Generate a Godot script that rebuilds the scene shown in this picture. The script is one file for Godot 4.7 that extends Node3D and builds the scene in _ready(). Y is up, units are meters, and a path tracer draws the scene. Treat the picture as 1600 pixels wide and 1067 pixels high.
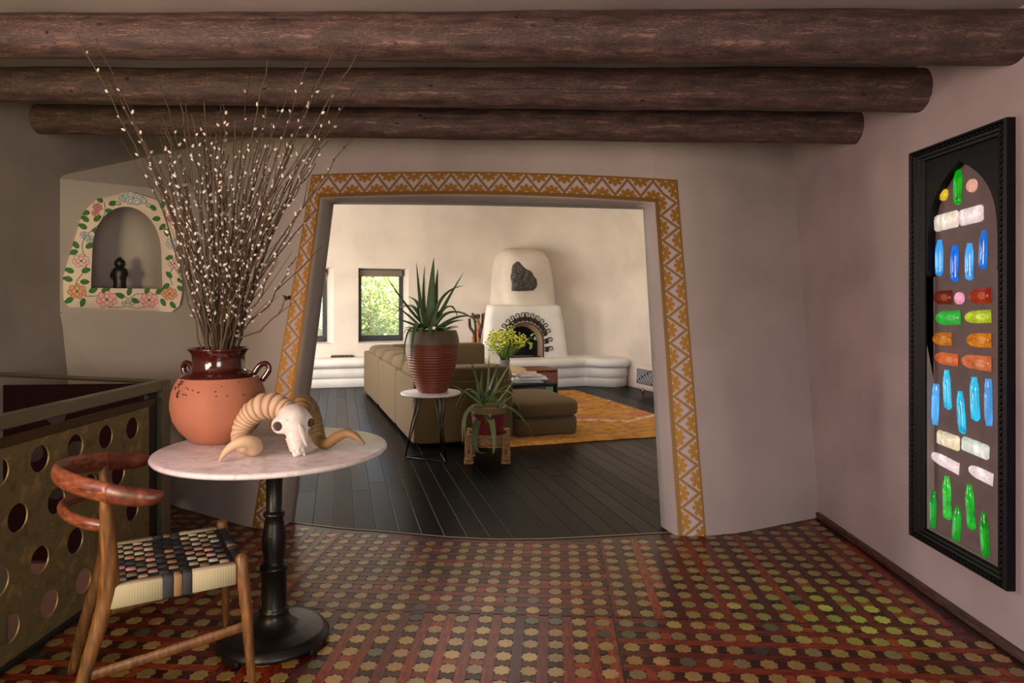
extends Node3D
# An adobe entry room with log beams, a painted opening and the living room behind it.
# Plan coordinates are Vector2(x, depth); depth runs away from the camera (z = -depth).

const F := 1067.0
const CAM_H := 1.32
const E1 := Vector2(-0.316, 0.949)   # the living room's long axis
const E2 := Vector2(0.949, 0.316)    # and the axis across it
var M := {}
var T := {}
var R := RandomNumberGenerator.new()


func _ready() -> void:
	var cam := Camera3D.new()
	cam.name = "camera"
	cam.projection = Camera3D.PROJECTION_FRUSTUM
	cam.near = 0.05
	cam.far = 200.0
	cam.size = 0.05
	cam.frustum_offset = Vector2(0, -0.0028351)
	cam.position = Vector3(0, CAM_H, 0)
	add_child(cam)
	cam.current = true
	var env := Environment.new()
	env.background_mode = Environment.BG_SKY
	var sk := ProceduralSkyMaterial.new()
	sk.sky_top_color = c(120, 165, 225)
	sk.sky_horizon_color = c(235, 238, 235)
	sk.ground_bottom_color = c(150, 150, 130)
	sk.ground_horizon_color = c(225, 228, 215)
	sk.sky_energy_multiplier = 2.0
	sk.ground_energy_multiplier = 2.0
	env.sky = Sky.new()
	env.sky.sky_material = sk
	env.tonemap_mode = Environment.TONE_MAPPER_LINEAR
	env.tonemap_exposure = 1.08
	env.sdfgi_enabled = true
	env.ssao_enabled = true
	env.ssil_enabled = true
	var we := WorldEnvironment.new()
	we.name = "world_environment"
	we.environment = env
	add_child(we)
	var sun := DirectionalLight3D.new()
	sun.name = "sun"
	sun.light_color = Color(1.0, 0.95, 0.85)
	sun.light_energy = 6.0
	sun.light_angular_distance = 0.6
	sun.shadow_enabled = true
	sun.sky_mode = DirectionalLight3D.SKY_MODE_LIGHT_ONLY
	add_child(sun)
	sun.look_at_from_position(Vector3(6, 9, -6), Vector3(-3, 0, -14))
	# daylight entering by the living room's long window wall and the far windows
	area_light("window_daylight", g3(Vector2(-2.75, 4.9) + E1 * 1.8 + E2 * 0.12, 1.3), v3d(E2), Vector2(1.6, 1.6), Color(1.0, 0.94, 0.88), 8.6)
	area_light("window_daylight", g3(Vector2(-2.75, 4.9) + E1 * 4.2 + E2 * 0.12, 1.3), v3d(E2), Vector2(1.6, 1.6), Color(1.0, 0.94, 0.88), 8.6)
	# the living room's roof light
	area_light("skylight_daylight", Vector3(-0.3, 3.04, -8.2), Vector3(0, -1, 0), Vector2(1.6, 1.6), Color(1.0, 0.96, 0.91), 1.0)
	# the glazed door behind the camera, and the light that comes up the stairwell
	area_light("door_daylight", Vector3(1.0, 1.35, 2.3), Vector3(-0.45, 0.0, -1), Vector2(1.5, 1.9), Color(1.0, 0.95, 0.88), 6.5)
	area_light("side_window_daylight", Vector3(-2.55, 1.62, 0.1), Vector3(1, -0.05, -0.25), Vector2(1.7, 1.0), Color(1.0, 0.77, 0.85), 10.0)
	area_light("stairwell_lamp_light", Vector3(-2.1, 1.25, 0.6), Vector3(-0.2, 0.10, -1), Vector2(0.5, 0.7), Color(1.0, 0.94, 0.68), 7.0)

	textures()
	materials()
	structure()
	living_room()
	beams()
	parquet()
	corner_niche()
	bottle_window()
	parapet()
	bistro_table()
	jar_and_branches()
	ram_skull()
	armchair()
	sofa()
	planters()
	lounge_things()
	fireplace()
	outdoors()


# ------------------------------------------------------------------ small helpers

func c(r: float, g: float, b: float, a := 255.0) -> Color:
	return Color(r / 255.0, g / 255.0, b / 255.0, a / 255.0)


func g3(p: Vector2, h := 0.0) -> Vector3:
	return Vector3(p.x, h, -p.y)


func v3d(d: Vector2) -> Vector3:
	return Vector3(d.x, 0, -d.y)


func at(x: float, y: float, d: float) -> Vector3:
	return Vector3((x - 800.0) / F * d, CAM_H - (y - 473.0) / F * d, -d)


func area_light(called: String, where: Vector3, towards: Vector3, size: Vector2, col: Color, energy: float) -> void:
	var l := AreaLight3D.new()
	l.name = called
	l.area_size = size
	l.light_color = col
	l.light_energy = energy
	l.set("area_range", 40.0)
	l.shadow_enabled = true
	add_child(l, true)
	var up := Vector3.UP if absf(towards.normalized().y) < 0.95 else Vector3.FORWARD
	l.look_at_from_position(where, where + towards, up)


func sm(col: Color, rough := 0.8, metal := 0.0) -> StandardMaterial3D:
	var m := StandardMaterial3D.new()
	m.albedo_color = col
	m.roughness = rough
	m.metallic = metal
	return m


func tm(col: Color, rough: float, metal: float, tex: String, scale: Vector3, bump := 0.0, world := true, bump_tex := "") -> StandardMaterial3D:
	var m := sm(col, rough, metal)
	m.albedo_texture = T[tex]
	m.uv1_triplanar = true
	m.uv1_world_triplanar = world
	m.uv1_scale = scale
	if bump > 0.0:
		m.heightmap_enabled = true
		m.heightmap_texture = T[bump_tex if bump_tex != "" else tex]
		m.heightmap_scale = bump
	return m


func vm(rough := 0.8, metal := 0.0) -> StandardMaterial3D:
	var m := sm(Color.WHITE, rough, metal)
	m.vertex_color_use_as_albedo = true
	return m


func noise(seed_: int, freq: float, stops: Array, octaves := 4, size := 512, kind := FastNoiseLite.TYPE_SIMPLEX_SMOOTH, warp := 0.0) -> NoiseTexture2D:
	var n := FastNoiseLite.new()
	n.seed = seed_
	n.noise_type = kind
	n.frequency = freq
	n.fractal_octaves = octaves
	if warp > 0.0:
		n.domain_warp_enabled = true
		n.domain_warp_amplitude = warp
		n.domain_warp_frequency = freq
	var t := NoiseTexture2D.new()
	t.width = size
	t.height = size
	t.seamless = true
	t.noise = n
	var gr := Gradient.new()
	var offs := PackedFloat32Array()
	var cols := PackedColorArray()
	for s in stops:
		offs.append(s[0])
		cols.append(s[1])
	gr.offsets = offs
	gr.colors = cols
	t.color_ramp = gr
	return t


func gray(v: float) -> Color:
	return Color(v, v, v)


func textures() -> void:
	T.mottle = noise(3, 0.006, [[0.1, gray(0.90)], [0.5, gray(0.96)], [0.9, gray(1.0)]], 5)
	T.fine = noise(8, 0.03, [[0.2, gray(0.75)], [0.8, gray(1.0)]], 4)
	T.grain = noise(11, 0.012, [[0.2, gray(0.5)], [0.45, gray(0.8)], [0.55, gray(0.72)], [0.8, gray(1.0)]], 5, 512, FastNoiseLite.TYPE_SIMPLEX_SMOOTH, 30.0)
	T.log = noise(19, 0.010, [[0.0, gray(0.30)], [0.22, gray(0.55)], [0.27, gray(0.34)], [0.34, gray(0.72)], [0.38, gray(0.38)], [0.45, gray(0.80)], [0.49, gray(0.40)], [0.55, gray(0.9)], [0.6, gray(0.42)], [0.67, gray(1.0)], [0.72, gray(0.45)], [0.82, gray(1.0)]], 4, 512, FastNoiseLite.TYPE_SIMPLEX_SMOOTH, 40.0)
	T.brass = noise(23, 0.012, [[0.1, c(108, 98, 66)], [0.4, c(138, 120, 78)], [0.6, c(124, 112, 80)], [0.85, c(168, 140, 84)]], 6)
	T.marble = noise(29, 0.006, [[0.0, gray(0.72)], [0.35, gray(0.95)], [0.5, gray(1.0)], [0.62, gray(0.86)], [0.7, gray(0.98)]], 5, 512, FastNoiseLite.TYPE_SIMPLEX_SMOOTH, 45.0)
	T.rug = noise(37, 0.05, [[0.2, gray(0.55)], [0.6, gray(1.0)]], 3)
	T.rock = noise(41, 0.03, [[0.2, c(20, 18, 17)], [0.5, c(62, 58, 54)], [0.8, c(120, 114, 106)]], 5)
	T.glass = noise(53, 0.012, [[0.15, gray(0.42)], [0.4, gray(0.8)], [0.55, gray(0.66)], [0.85, gray(1.0)]], 3, 256, FastNoiseLite.TYPE_SIMPLEX_SMOOTH, 25.0)
	T.leaf = noise(47, 0.02, [[0.2, gray(0.8)], [0.8, gray(1.0)]], 3)


func materials() -> void:
	M.plaster = tm(c(164, 153, 148), 0.85, 0.0, "mottle", Vector3.ONE * 0.45, 0.5)
	M.plaster_far = tm(c(220, 208, 194), 0.9, 0.0, "mottle", Vector3.ONE * 0.35, 0.4)
	M.plaster_white = tm(c(232, 226, 216), 0.8, 0.0, "mottle", Vector3.ONE * 0.6, 0.3)
	M.log = tm(c(116, 88, 79), 0.6, 0.0, "log", Vector3(0.8, 4.5, 4.5), 0.35)
	M.log_knot = sm(c(30, 20, 18), 0.8)
	M.brass = tm(Color.WHITE, 0.45, 0.55, "brass", Vector3.ONE * 1.4)
	M.steel = sm(c(116, 108, 88), 0.36, 0.6)
	M.steel_dark = sm(c(22, 19, 18), 0.5, 0.3)
	M.marble = tm(c(226, 218, 216), 0.35, 0.0, "marble", Vector3.ONE * 1.6)
	M.iron = tm(c(34, 31, 29), 0.34, 0.4, "fine", Vector3.ONE * 8.0, 0.15)
	M.black_wood = tm(c(11, 10, 10), 0.5, 0.0, "grain", Vector3(2, 2, 2))
	M.black_wood.metallic_specular = 0.3
	M.black = sm(c(12, 11, 11), 0.7)
	M.ash = tm(c(146, 98, 50), 0.42, 0.0, "grain", Vector3(9, 1.2, 9), 0.0)
	M.walnut = tm(c(128, 66, 44), 0.36, 0.0, "grain", Vector3(3, 3, 3), 0.0)
	M.rail_wood = tm(c(156, 90, 58), 0.32, 0.0, "grain", Vector3(3, 9, 3), 0.0)
	M.clay = tm(c(166, 104, 78), 0.75, 0.0, "mottle", Vector3.ONE * 2.2, 0.1)
	M.glaze = sm(c(58, 18, 12), 0.12)
	M.glaze.clearcoat_enabled = true
	M.glaze.clearcoat = 0.8
	M.glaze.clearcoat_roughness = 0.08
	M.bone = tm(c(224, 216, 208), 0.7, 0.0, "mottle", Vector3.ONE * 9.0, 0.2)
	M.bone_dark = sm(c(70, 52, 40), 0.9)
	M.horn = tm(c(190, 164, 128), 0.6, 0.0, "mottle", Vector3.ONE * 7.0)
	M.horn_dark = tm(c(128, 102, 62), 0.55, 0.0, "mottle", Vector3.ONE * 7.0)
	M.twig = sm(c(68, 48, 35), 0.75)
	M.twig_green = sm(c(72, 64, 40), 0.75)
	M.catkin = vm(0.95)
	M.sofa = tm(c(102, 81, 46), 0.95, 0.0, "rug", Vector3.ONE * 5.0, 0.15)
	M.sofa.rim_enabled = true
	M.sofa.rim = 0.35
	M.sofa.rim_tint = 0.7
	M.aloe = tm(c(78, 108, 62), 0.5, 0.0, "leaf", Vector3.ONE * 4.0)
	M.aloe_pale = tm(c(126, 148, 84), 0.5, 0.0, "leaf", Vector3.ONE * 4.0)


# ------------------------------------------------------------------ nodes

func thing(called: String, label: String, category: String, where := Vector3.ZERO, turn := 0.0, group := "") -> Node3D:
	var o := Node3D.new()
	o.name = called
	o.position = where
	o.rotation.y = turn
	tag(o, label, category, group)
	add_child(o, true)
	return o


func tag(o: Node, label: String, category := "", group := "", kind := "") -> void:
	if label != "":
		o.set_meta("label", label)
	if category != "":
		o.set_meta("category", category)
	if group != "":
		o.set_meta("group", group)
	if kind != "":
		o.set_meta("kind", kind)


# built: SurfaceTool or Mesh. wp: its vertices are in world coordinates, so the part is shifted back by its parent's place.
func part(called: String, built, m: Material, parent: Node3D, wp := false) -> MeshInstance3D:
	var o := MeshInstance3D.new()
	o.name = called
	if built is SurfaceTool:
		built.generate_normals()
		built.set_material(m)
		o.mesh = built.commit()
	else:
		o.mesh = built
		o.material_override = null
		for k in o.mesh.get_surface_count():
			o.set_surface_override_material(k, m)
	parent.add_child(o, true)
	if wp:
		var n: Node3D = parent
		var t := Transform3D()
		while n != self and n != null:
			t = n.transform * t
			n = n.get_parent() as Node3D
		o.transform = t.affine_inverse()
	return o


func solo(called: String, st: SurfaceTool, m: Material, label: String, category: String, group := "", kind := "") -> MeshInstance3D:
	var o := part(called, st, m, self)
	tag(o, label, category, group, kind)
	return o


func struct(called: String, st: SurfaceTool, m: Material, label: String, category := "wall") -> MeshInstance3D:
	return solo(called, st, m, label, category, "", "structure")


# ------------------------------------------------------------------ shapes (faces are given counter-clockwise from outside)

func mb(flat := false) -> SurfaceTool:
	var st := SurfaceTool.new()
	st.begin(Mesh.PRIMITIVE_TRIANGLES)
	st.set_smooth_group(-1 if flat else 0)
	return st


func tri(st: SurfaceTool, a: Vector3, b: Vector3, d: Vector3) -> void:
	st.add_vertex(a)
	st.add_vertex(d)
	st.add_vertex(b)


func quad(st: SurfaceTool, a: Vector3, b: Vector3, d: Vector3, e: Vector3) -> void:
	tri(st, a, b, d)
	tri(st, a, d, e)


func quad_uv(st: SurfaceTool, p: Array, uv: Array) -> void:
	for k in [0, 2, 1, 0, 3, 2]:
		st.set_uv(uv[k])
		st.add_vertex(p[k])


# any convex polygon, turned to face away from a point
func away(st: SurfaceTool, pts: Array, from: Vector3) -> void:
	var n: Vector3 = (pts[1] - pts[0]).cross(pts[2] - pts[0])
	var mid := Vector3.ZERO
	for p in pts:
		mid += p
	mid /= pts.size()
	var p2 := pts.duplicate()
	if n.dot(mid - from) < 0.0:
		p2.reverse()
	for k in range(1, p2.size() - 1):
		tri(st, p2[0], p2[k], p2[k + 1])


func facing(st: SurfaceTool, pts: Array, eye: Vector3) -> void:
	var mid := Vector3.ZERO
	for p in pts:
		mid += p
	mid /= pts.size()
	away(st, pts, mid * 2.0 - eye)


func loft(st: SurfaceTool, rows: Array, closed := false, flip := false) -> void:
	for i in rows.size() - 1:
		var a = rows[i]
		var b = rows[i + 1]
		var n: int = a.size()
		for j in (n if closed else n - 1):
			var k := (j + 1) % n
			if flip:
				quad(st, a[j], b[j], b[k], a[k])
			else:
				quad(st, a[j], a[k], b[k], b[j])


func fan(st: SurfaceTool, ring: Array, mid: Vector3, flip := false) -> void:
	for j in ring.size():
		var k := (j + 1) % ring.size()
		if flip:
			tri(st, mid, ring[k], ring[j])
		else:
			tri(st, mid, ring[j], ring[k])


func block(st: SurfaceTool, t: Transform3D, size: Vector3, ch := 0.0) -> void:
	var h := size / 2.0
	var k := minf(ch, minf(h.x, minf(h.y, h.z)) * 0.98)
	var mid := t.origin
	if k <= 0.0:
		for ax in 3:
			for s in [-1.0, 1.0]:
				var p := []
				for q in [[-1, -1], [1, -1], [1, 1], [-1, 1]]:
					var v := Vector3.ZERO
					v[ax] = h[ax] * s
					v[(ax + 1) % 3] = h[(ax + 1) % 3] * q[0]
					v[(ax + 2) % 3] = h[(ax + 2) % 3] * q[1]
					p.append(t * v)
				away(st, p, mid)
		return
	var corner := func(sx: float, sy: float, sz: float, ax: int) -> Vector3:
		var v := Vector3(sx * (h.x - k), sy * (h.y - k), sz * (h.z - k))
		v[ax] = [sx, sy, sz][ax] * h[ax]
		return t * v
	for ax in 3:
		var b1 := (ax + 1) % 3
		var b2 := (ax + 2) % 3
		for s in [-1.0, 1.0]:
			var p := []
			for q in [[-1.0, -1.0], [1.0, -1.0], [1.0, 1.0], [-1.0, 1.0]]:
				var e := [0.0, 0.0, 0.0]
				e[ax] = s
				e[b1] = q[0]
				e[b2] = q[1]
				p.append(corner.call(e[0], e[1], e[2], ax))
			away(st, p, mid)
		for s1 in [-1.0, 1.0]:
			for s2 in [-1.0, 1.0]:
				var p := []
				for q in [[-1.0, b1], [-1.0, b2], [1.0, b2], [1.0, b1]]:
					var e := [0.0, 0.0, 0.0]
					e[ax] = q[0]
					e[b1] = s1
					e[b2] = s2
					p.append(corner.call(e[0], e[1], e[2], q[1]))
				away(st, p, mid)
	for sx in [-1.0, 1.0]:
		for sy in [-1.0, 1.0]:
			for sz in [-1.0, 1.0]:
				away(st, [corner.call(sx, sy, sz, 0), corner.call(sx, sy, sz, 1), corner.call(sx, sy, sz, 2)], mid)


# soft cushion-like box: a superellipsoid
func pillow(st: SurfaceTool, t: Transform3D, size: Vector3, e := 0.35, nu := 28, nv := 14) -> void:
	var rows := []
	for i in nv + 1:
		var v := -PI / 2 + PI * i / nv
		var ring := []
		for j in nu:
			var u := TAU * j / nu
			var cv := pw(cos(v), e)
			ring.append(t * Vector3(size.x / 2 * cv * pw(cos(u), e), size.y / 2 * pw(sin(v), e), -size.z / 2 * cv * pw(sin(u), e)))
		rows.append(ring)
	loft(st, rows, true)


func pw(x: float, e: float) -> float:
	return signf(x) * pow(absf(x), e)


func lathe(st: SurfaceTool, prof: Array, seg := 32, mid := Vector3.ZERO, cap_low := true, cap_high := true) -> void:
	var rows := []
	for p in prof:
		var ring := []
		for j in seg:
			var a := TAU * j / seg
			ring.append(mid + Vector3(p[0] * cos(a), p[1], -p[0] * sin(a)))
		rows.append(ring)
	loft(st, rows, true)
	if cap_low:
		fan(st, rows[0], mid + Vector3(0, prof[0][1], 0), true)
	if cap_high:
		fan(st, rows[-1], mid + Vector3(0, prof[-1][1], 0))


func spline(pts: Array, n: int) -> Array:
	var out := []
	var m := pts.size()
	for i in n + 1:
		var s := float(i) / n * (m - 1)
		var k := mini(int(s), m - 2)
		var t := s - k
		var a = pts[maxi(k - 1, 0)]
		var b = pts[k]
		var d = pts[k + 1]
		var e = pts[mini(k + 2, m - 1)]
		out.append(0.5 * ((2.0 * b) + (d - a) * t + (2.0 * a - 5.0 * b + 4.0 * d - e) * t * t + (3.0 * b - a - 3.0 * d + e) * t * t * t))
	return out


# tube along points; rad: number or array (Vector2 entries give the radii across and along "up")
func tube(st: SurfaceTool, pts: Array, rad, sides := 8, caps := true, up := Vector3.ZERO, cols := []) -> void:
	var rows := []
	var prev := Vector3.ZERO
	for i in pts.size():
		var tg: Vector3 = (pts[mini(i + 1, pts.size() - 1)] - pts[maxi(i - 1, 0)]).normalized()
		var b: Vector3
		if up != Vector3.ZERO:
			b = (up - tg * up.dot(tg)).normalized()
		elif prev == Vector3.ZERO:
			var any := Vector3.UP if absf(tg.y) < 0.9 else Vector3.RIGHT
			b = (any - tg * any.dot(tg)).normalized()
		else:
			b = (prev - tg * prev.dot(tg)).normalized()
		prev = b
		var nn := b.cross(tg)
		var r = rad[i] if rad is Array else rad
		var rx: float = r.x if r is Vector2 else r
		var ry: float = r.y if r is Vector2 else r
		var ring := []
		for j in sides:
			var a := TAU * j / sides
			ring.append(pts[i] + nn * cos(a) * rx + b * sin(a) * ry)
		rows.append(ring)
	if cols.is_empty():
		loft(st, rows, true)
	else:
		for i in rows.size() - 1:
			st.set_color(cols[i])
			loft(st, [rows[i], rows[i + 1]], true)
	if caps:
		fan(st, rows[0], pts[0], true)
		fan(st, rows[-1], pts[-1])


func prism(st: SurfaceTool, poly: PackedVector2Array, t: Transform3D, depth: float) -> void:
	# polygon in the transform's xy plane, pulled along its z from 0 to depth
	var pl := poly
	if Geometry2D.is_polygon_clockwise(pl):
		pl = poly.duplicate()
		pl.reverse()
	var idx := Geometry2D.triangulate_polygon(pl)
	for k in range(0, idx.size(), 3):
		var a := pl[idx[k]]
		var b := pl[idx[k + 1]]
		var d := pl[idx[k + 2]]
		if (b - a).cross(d - a) < 0:
			var q := b
			b = d
			d = q
		tri(st, t * Vector3(a.x, a.y, depth), t * Vector3(b.x, b.y, depth), t * Vector3(d.x, d.y, depth))
		tri(st, t * Vector3(a.x, a.y, 0), t * Vector3(d.x, d.y, 0), t * Vector3(b.x, b.y, 0))
	for k in pl.size():
		var a := pl[k]
		var b := pl[(k + 1) % pl.size()]
		quad(st, t * Vector3(a.x, a.y, 0), t * Vector3(b.x, b.y, 0), t * Vector3(b.x, b.y, depth), t * Vector3(a.x, a.y, depth))


func move(v: Vector3) -> Transform3D:
	return Transform3D(Basis(), v)


func turned(angle: float, v: Vector3) -> Transform3D:
	return Transform3D(Basis(Vector3.UP, angle), v)


# a frame whose x axis runs along a plan direction, y up, z towards the viewer's side
func along(d: Vector2, v: Vector3) -> Transform3D:
	var x := v3d(d.normalized())
	return Transform3D(Basis(x, Vector3.UP, x.cross(Vector3.UP)), v)


# ------------------------------------------------------------------ the entry room

const LEAN := 0.17

func front_d(x: float) -> float:
	var k := [Vector2(-2.7, 4.765), Vector2(-1.526, 4.0), Vector2(-0.3, 3.90), Vector2(1.085, 3.86), Vector2(1.3, 3.915), Vector2(2.0, 4.255)]
	var s := 0.0
	for e in [-0.06, 0.0, 0.06]:
		var xx: float = clampf(x + e, -2.7, 2.0)
		for i in k.size() - 1:
			if xx <= k[i + 1].x:
				s += lerpf(k[i].y, k[i + 1].y, (xx - k[i].x) / (k[i + 1].x - k[i].x))
				break
	return s / 3.0


func front(x: float, h: float, deeper := 0.0) -> Vector3:
	return Vector3(x, h, -(front_d(x) + LEAN * h + deeper))


# where the sight line of a pixel meets the front wall (x, height)
func fw(px: float, py: float, deeper := 0.0) -> Vector2:
	var d := 4.1
	for i in 30:
		d = front_d((px - 800.0) / F * d) + LEAN * (CAM_H - (py - 473.0) / F * d) + deeper
	return Vector2((px - 800.0) / F * d, CAM_H - (py - 473.0) / F * d)


func struct_fw_rows(xa: Callable, xb: Callable, h0: float, h1: float, nh: int, nx: int, deeper: float) -> Array:
	var rows := []
	for i in nh + 1:
		var h := lerpf(h0, h1, float(i) / nh)
		var row := []
		for j in nx + 1:
			row.append(front(lerpf(xa.call(h), xb.call(h), float(j) / nx), h, deeper))
		rows.append(row)
	return rows


func structure() -> void:
	var il0 := fw(432, 826)
	var il1 := fw(501, 309)
	var ir0 := fw(1060, 840)
	var ir1 := fw(1023.5, 316)
	var im := fw(800, 305)
	var ol0 := fw(394, 826)
	var ol1 := fw(487, 272.6)
	var om := fw(800, 269.5)
	var or0 := fw(1103, 838)
	var or1 := fw(1058, 281)
	il0.y = 0.0
	ir0.y = 0.0
	ol0.y = 0.0
	or0.y = 0.0
	var t := 0.17
	var bl1 := fw(521.5, 319.5, t)
	var br1 := fw(1004.7, 327.5, t)
	var bm := fw(800, 322.5, t)
	var bl0 := fw(460.5, 814, t)
	var br0 := fw(1033, 828, t)
	bl0.y = 0.0
	br0.y = 0.0
	var xl := func(h: float) -> float: return lerpf(il0.x, il1.x, minf(h / il1.y, 1.0))
	var xr := func(h: float) -> float: return lerpf(ir0.x, ir1.x, minf(h / ir1.y, 1.0))
	var top := 2.75
	var st := mb()
	loft(st, struct_fw_rows(func(_h): return -2.66, xl, 0.0, il1.y, 12, 14, 0.0))
	loft(st, struct_fw_rows(func(_h): return -2.66, xl, il1.y, top, 4, 14, 0.0))
	loft(st, struct_fw_rows(xr, func(_h): return 1.93, 0.0, ir1.y, 12, 12, 0.0))
	loft(st, struct_fw_rows(xr, func(_h): return 1.93, ir1.y, top, 4, 12, 0.0))
	var low := []
	var high := []
	var back_top := []
	for j in 25:
		var f := j / 24.0
		var p := quad_at(il1, im, ir1, f)
		low.append(front(p.x, p.y))
		high.append(front(p.x, top))
		back_top.append(quad_at(bl1, bm, br1, f))
	loft(st, [low, high])
	# the rounded reveal of the opening, seen from the front, then the wall's far face
	var edge := []
	var back := []
	for j in 13:
		var f := j / 12.0
		edge.append(il0.lerp(il1, f))
		back.append(bl0.lerp(bl1, f))
	for j in range(1, 24):
		edge.append(quad_at(il1, im, ir1, j / 24.0))
		back.append(back_top[j])
	for j in 13:
		var f := 1.0 - j / 12.0
		edge.append(ir0.lerp(ir1, f))
		back.append(br0.lerp(br1, f))
	var rows := []
	for s in [[0.0, 0.0], [0.05, 0.16], [0.22, 0.4], [0.6, 0.7], [1.0, 1.0], [1.04, 0.99]]:
		var row := []
		for j in edge.size():
			var p: Vector2 = edge[j].lerp(back[j], s[1])
			row.append(front(p.x, p.y, t * minf(s[0], 1.0)))
		rows.append(row)
	var rv := mb()
	loft(rv, rows, false, true)
	var far := mb()
	var xbl := func(h: float) -> float: return lerpf(bl0.x, bl1.x, minf(h / bl1.y, 1.0))
	var xbr := func(h: float) -> float: return lerpf(br0.x, br1.x, minf(h / br1.y, 1.0))
	loft(far, struct_fw_rows(func(_h): return -2.7, xbl, 0.0, bl1.y, 6, 8, t), false, true)
	loft(far, struct_fw_rows(func(_h): return -2.7, xbl, bl1.y, 3.2, 2, 8, t), false, true)
	loft(far, struct_fw_rows(xbr, func(_h): return 2.0, 0.0, br1.y, 6, 8, t), false, true)
	loft(far, struct_fw_rows(xbr, func(_h): return 2.0, br1.y, 3.2, 2, 8, t), false, true)
	var lo2 := []
	var hi2 := []
	for j in 25:
		lo2.append(front(back_top[j].x, back_top[j].y, t))
		hi2.append(front(back_top[j].x, 3.2, t))
	loft(far, [lo2, hi2], false, true)
	st.append_from(finish(rv), 0, Transform3D())
	st.append_from(finish(far), 0, Transform3D())
	var w := struct("wall_front", st, M.plaster, "mauve plaster wall with the wide tapering opening into the living room")
	# the painted gold border
	var bm_ := border_material()
	for k in 3:
		var bs := mb()
		var n := 24
		var inn: Array = [[il0, il1], [il1, ir1], [ir1, ir0]][k]
		var out: Array = [[ol0, ol1], [ol1, or1], [or1, or0]][k]
		var cells := []
		for j in n + 1:
			var f := float(j) / n
			cells.append([inn[0].lerp(inn[1], f) if k != 1 else quad_at(il1, im, ir1, f), out[0].lerp(out[1], f) if k != 1 else quad_at(ol1, om, or1, f)])
		# the print runs on along the strip, cut to the mitre at the corners
		var ax := 0 if k == 1 else 1
		var span := absf((inn[1][ax] + out[1][ax]) / 2 - (inn[0][ax] + out[0][ax]) / 2)
		var unit := span / roundf(span / 0.158)
		var from_: float = (inn[0][ax] + out[0][ax]) / 2 if k != 2 else (inn[1][ax] + out[1][ax]) / 2
		var last := []
		for j in n + 1:
			var a: Vector2 = cells[j][0]
			var b: Vector2 = cells[j][1]
			var now := []
			for q in 4:
				var p := a.lerp(b, q / 3.0)
				now.append([front(p.x, p.y, -0.003), Vector2((p[ax] - from_) / unit, q / 3.0)])
			if j > 0:
				for q in 3:
					quad_uv(bs, [last[q][0], last[q + 1][0], now[q + 1][0], now[q][0]], [last[q][1], last[q + 1][1], now[q + 1][1], now[q][1]])
			last = now
		part("painted_border", flip_faces(bs), bm_, w)

	# right wall with the recess of the bottle window
	var rw := mb(true)
	wall_rects(rw, Vector2(1.89, -2.6), Vector2(1.89, 4.95), 0.0, 2.75, 0.32, [[2.64 + 2.6, 3.11 + 2.6, 0.295, 1.96]], Vector2(1, 0))
	struct("wall_right", rw, M.plaster, "mauve plaster wall on the right, round the framed bottle window")
	# left wall beside the stairwell, back wall with a glazed door, both down into the stairwell
	var lw := mb(true)
	wall_rects(lw, Vector2(-2.6, -2.6), Vector2(-2.6, 5.35), -2.7, 2.75, 0.3, [[1.65, 3.35, 1.12, 2.12]], Vector2(-1, 0))
	struct("wall_left", lw, M.plaster, "olive grey plaster wall beside the stairwell at the left")
	var bw := mb(true)
	wall_rects(bw, Vector2(-2.6, -2.6), Vector2(1.89, -2.6), -0.1, 2.75, 0.3, [[2.8, 4.4, 0.05, 2.3]], Vector2(0, -1))
	struct("wall_back", bw, M.plaster, "plaster wall behind the viewer with a garden door")
	var ce := mb(true)
	block(ce, move(Vector3(-0.3, 2.46, -0.9)), Vector3(5.0, 0.08, 8.6))
	struct("ceiling", ce, M.plaster, "mauve plaster ceiling above the log beams", "ceiling")
	# stairwell shaft below the floor
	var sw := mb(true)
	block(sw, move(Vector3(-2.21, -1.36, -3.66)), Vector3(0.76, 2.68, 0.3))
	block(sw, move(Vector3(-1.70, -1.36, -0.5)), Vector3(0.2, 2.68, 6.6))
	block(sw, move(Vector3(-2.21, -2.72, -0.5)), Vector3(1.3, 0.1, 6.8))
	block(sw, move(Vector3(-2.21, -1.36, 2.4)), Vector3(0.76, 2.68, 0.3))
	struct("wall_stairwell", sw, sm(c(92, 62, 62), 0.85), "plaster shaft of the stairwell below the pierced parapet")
	var bb := mb(true)
	block(bb, move(Vector3(1.878, 0.017, -0.85)), Vector3(0.024, 0.034, 6.7), 0.004)
	struct("baseboard_right", bb, tm(c(84, 56, 42), 0.45, 0.0, "grain", Vector3(4, 4, 1)), "thin brown wooden skirting along the right wall", "baseboard")


func quad_at(a: Vector2, m: Vector2, b: Vector2, f: float) -> Vector2:
	# parabola through three points, the middle one at its place between the ends
	var fm := (m.x - a.x) / (b.x - a.x)
	var p := a.lerp(b, f)
	var dy := m.y - lerpf(a.y, b.y, fm)
	p.y += dy * f * (1.0 - f) / (fm * (1.0 - fm))
	return p


func finish(st: SurfaceTool) -> ArrayMesh:
	st.generate_normals()
	return st.commit()


func flip_faces(st: SurfaceTool) -> SurfaceTool:
	var a := st.commit_to_arrays()
	var v: PackedVector3Array = a[Mesh.ARRAY_VERTEX]
	var uv: PackedVector2Array = a[Mesh.ARRAY_TEX_UV]
	var o := mb()
	for k in range(0, v.size(), 3):
		var n := (v[k + 2] - v[k]).cross(v[k + 1] - v[k])
		for q in ([0, 1, 2] if n.z > 0 else [0, 2, 1]):
			o.set_uv(uv[k + q])
			o.add_vertex(v[k + q])
	return o


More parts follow.
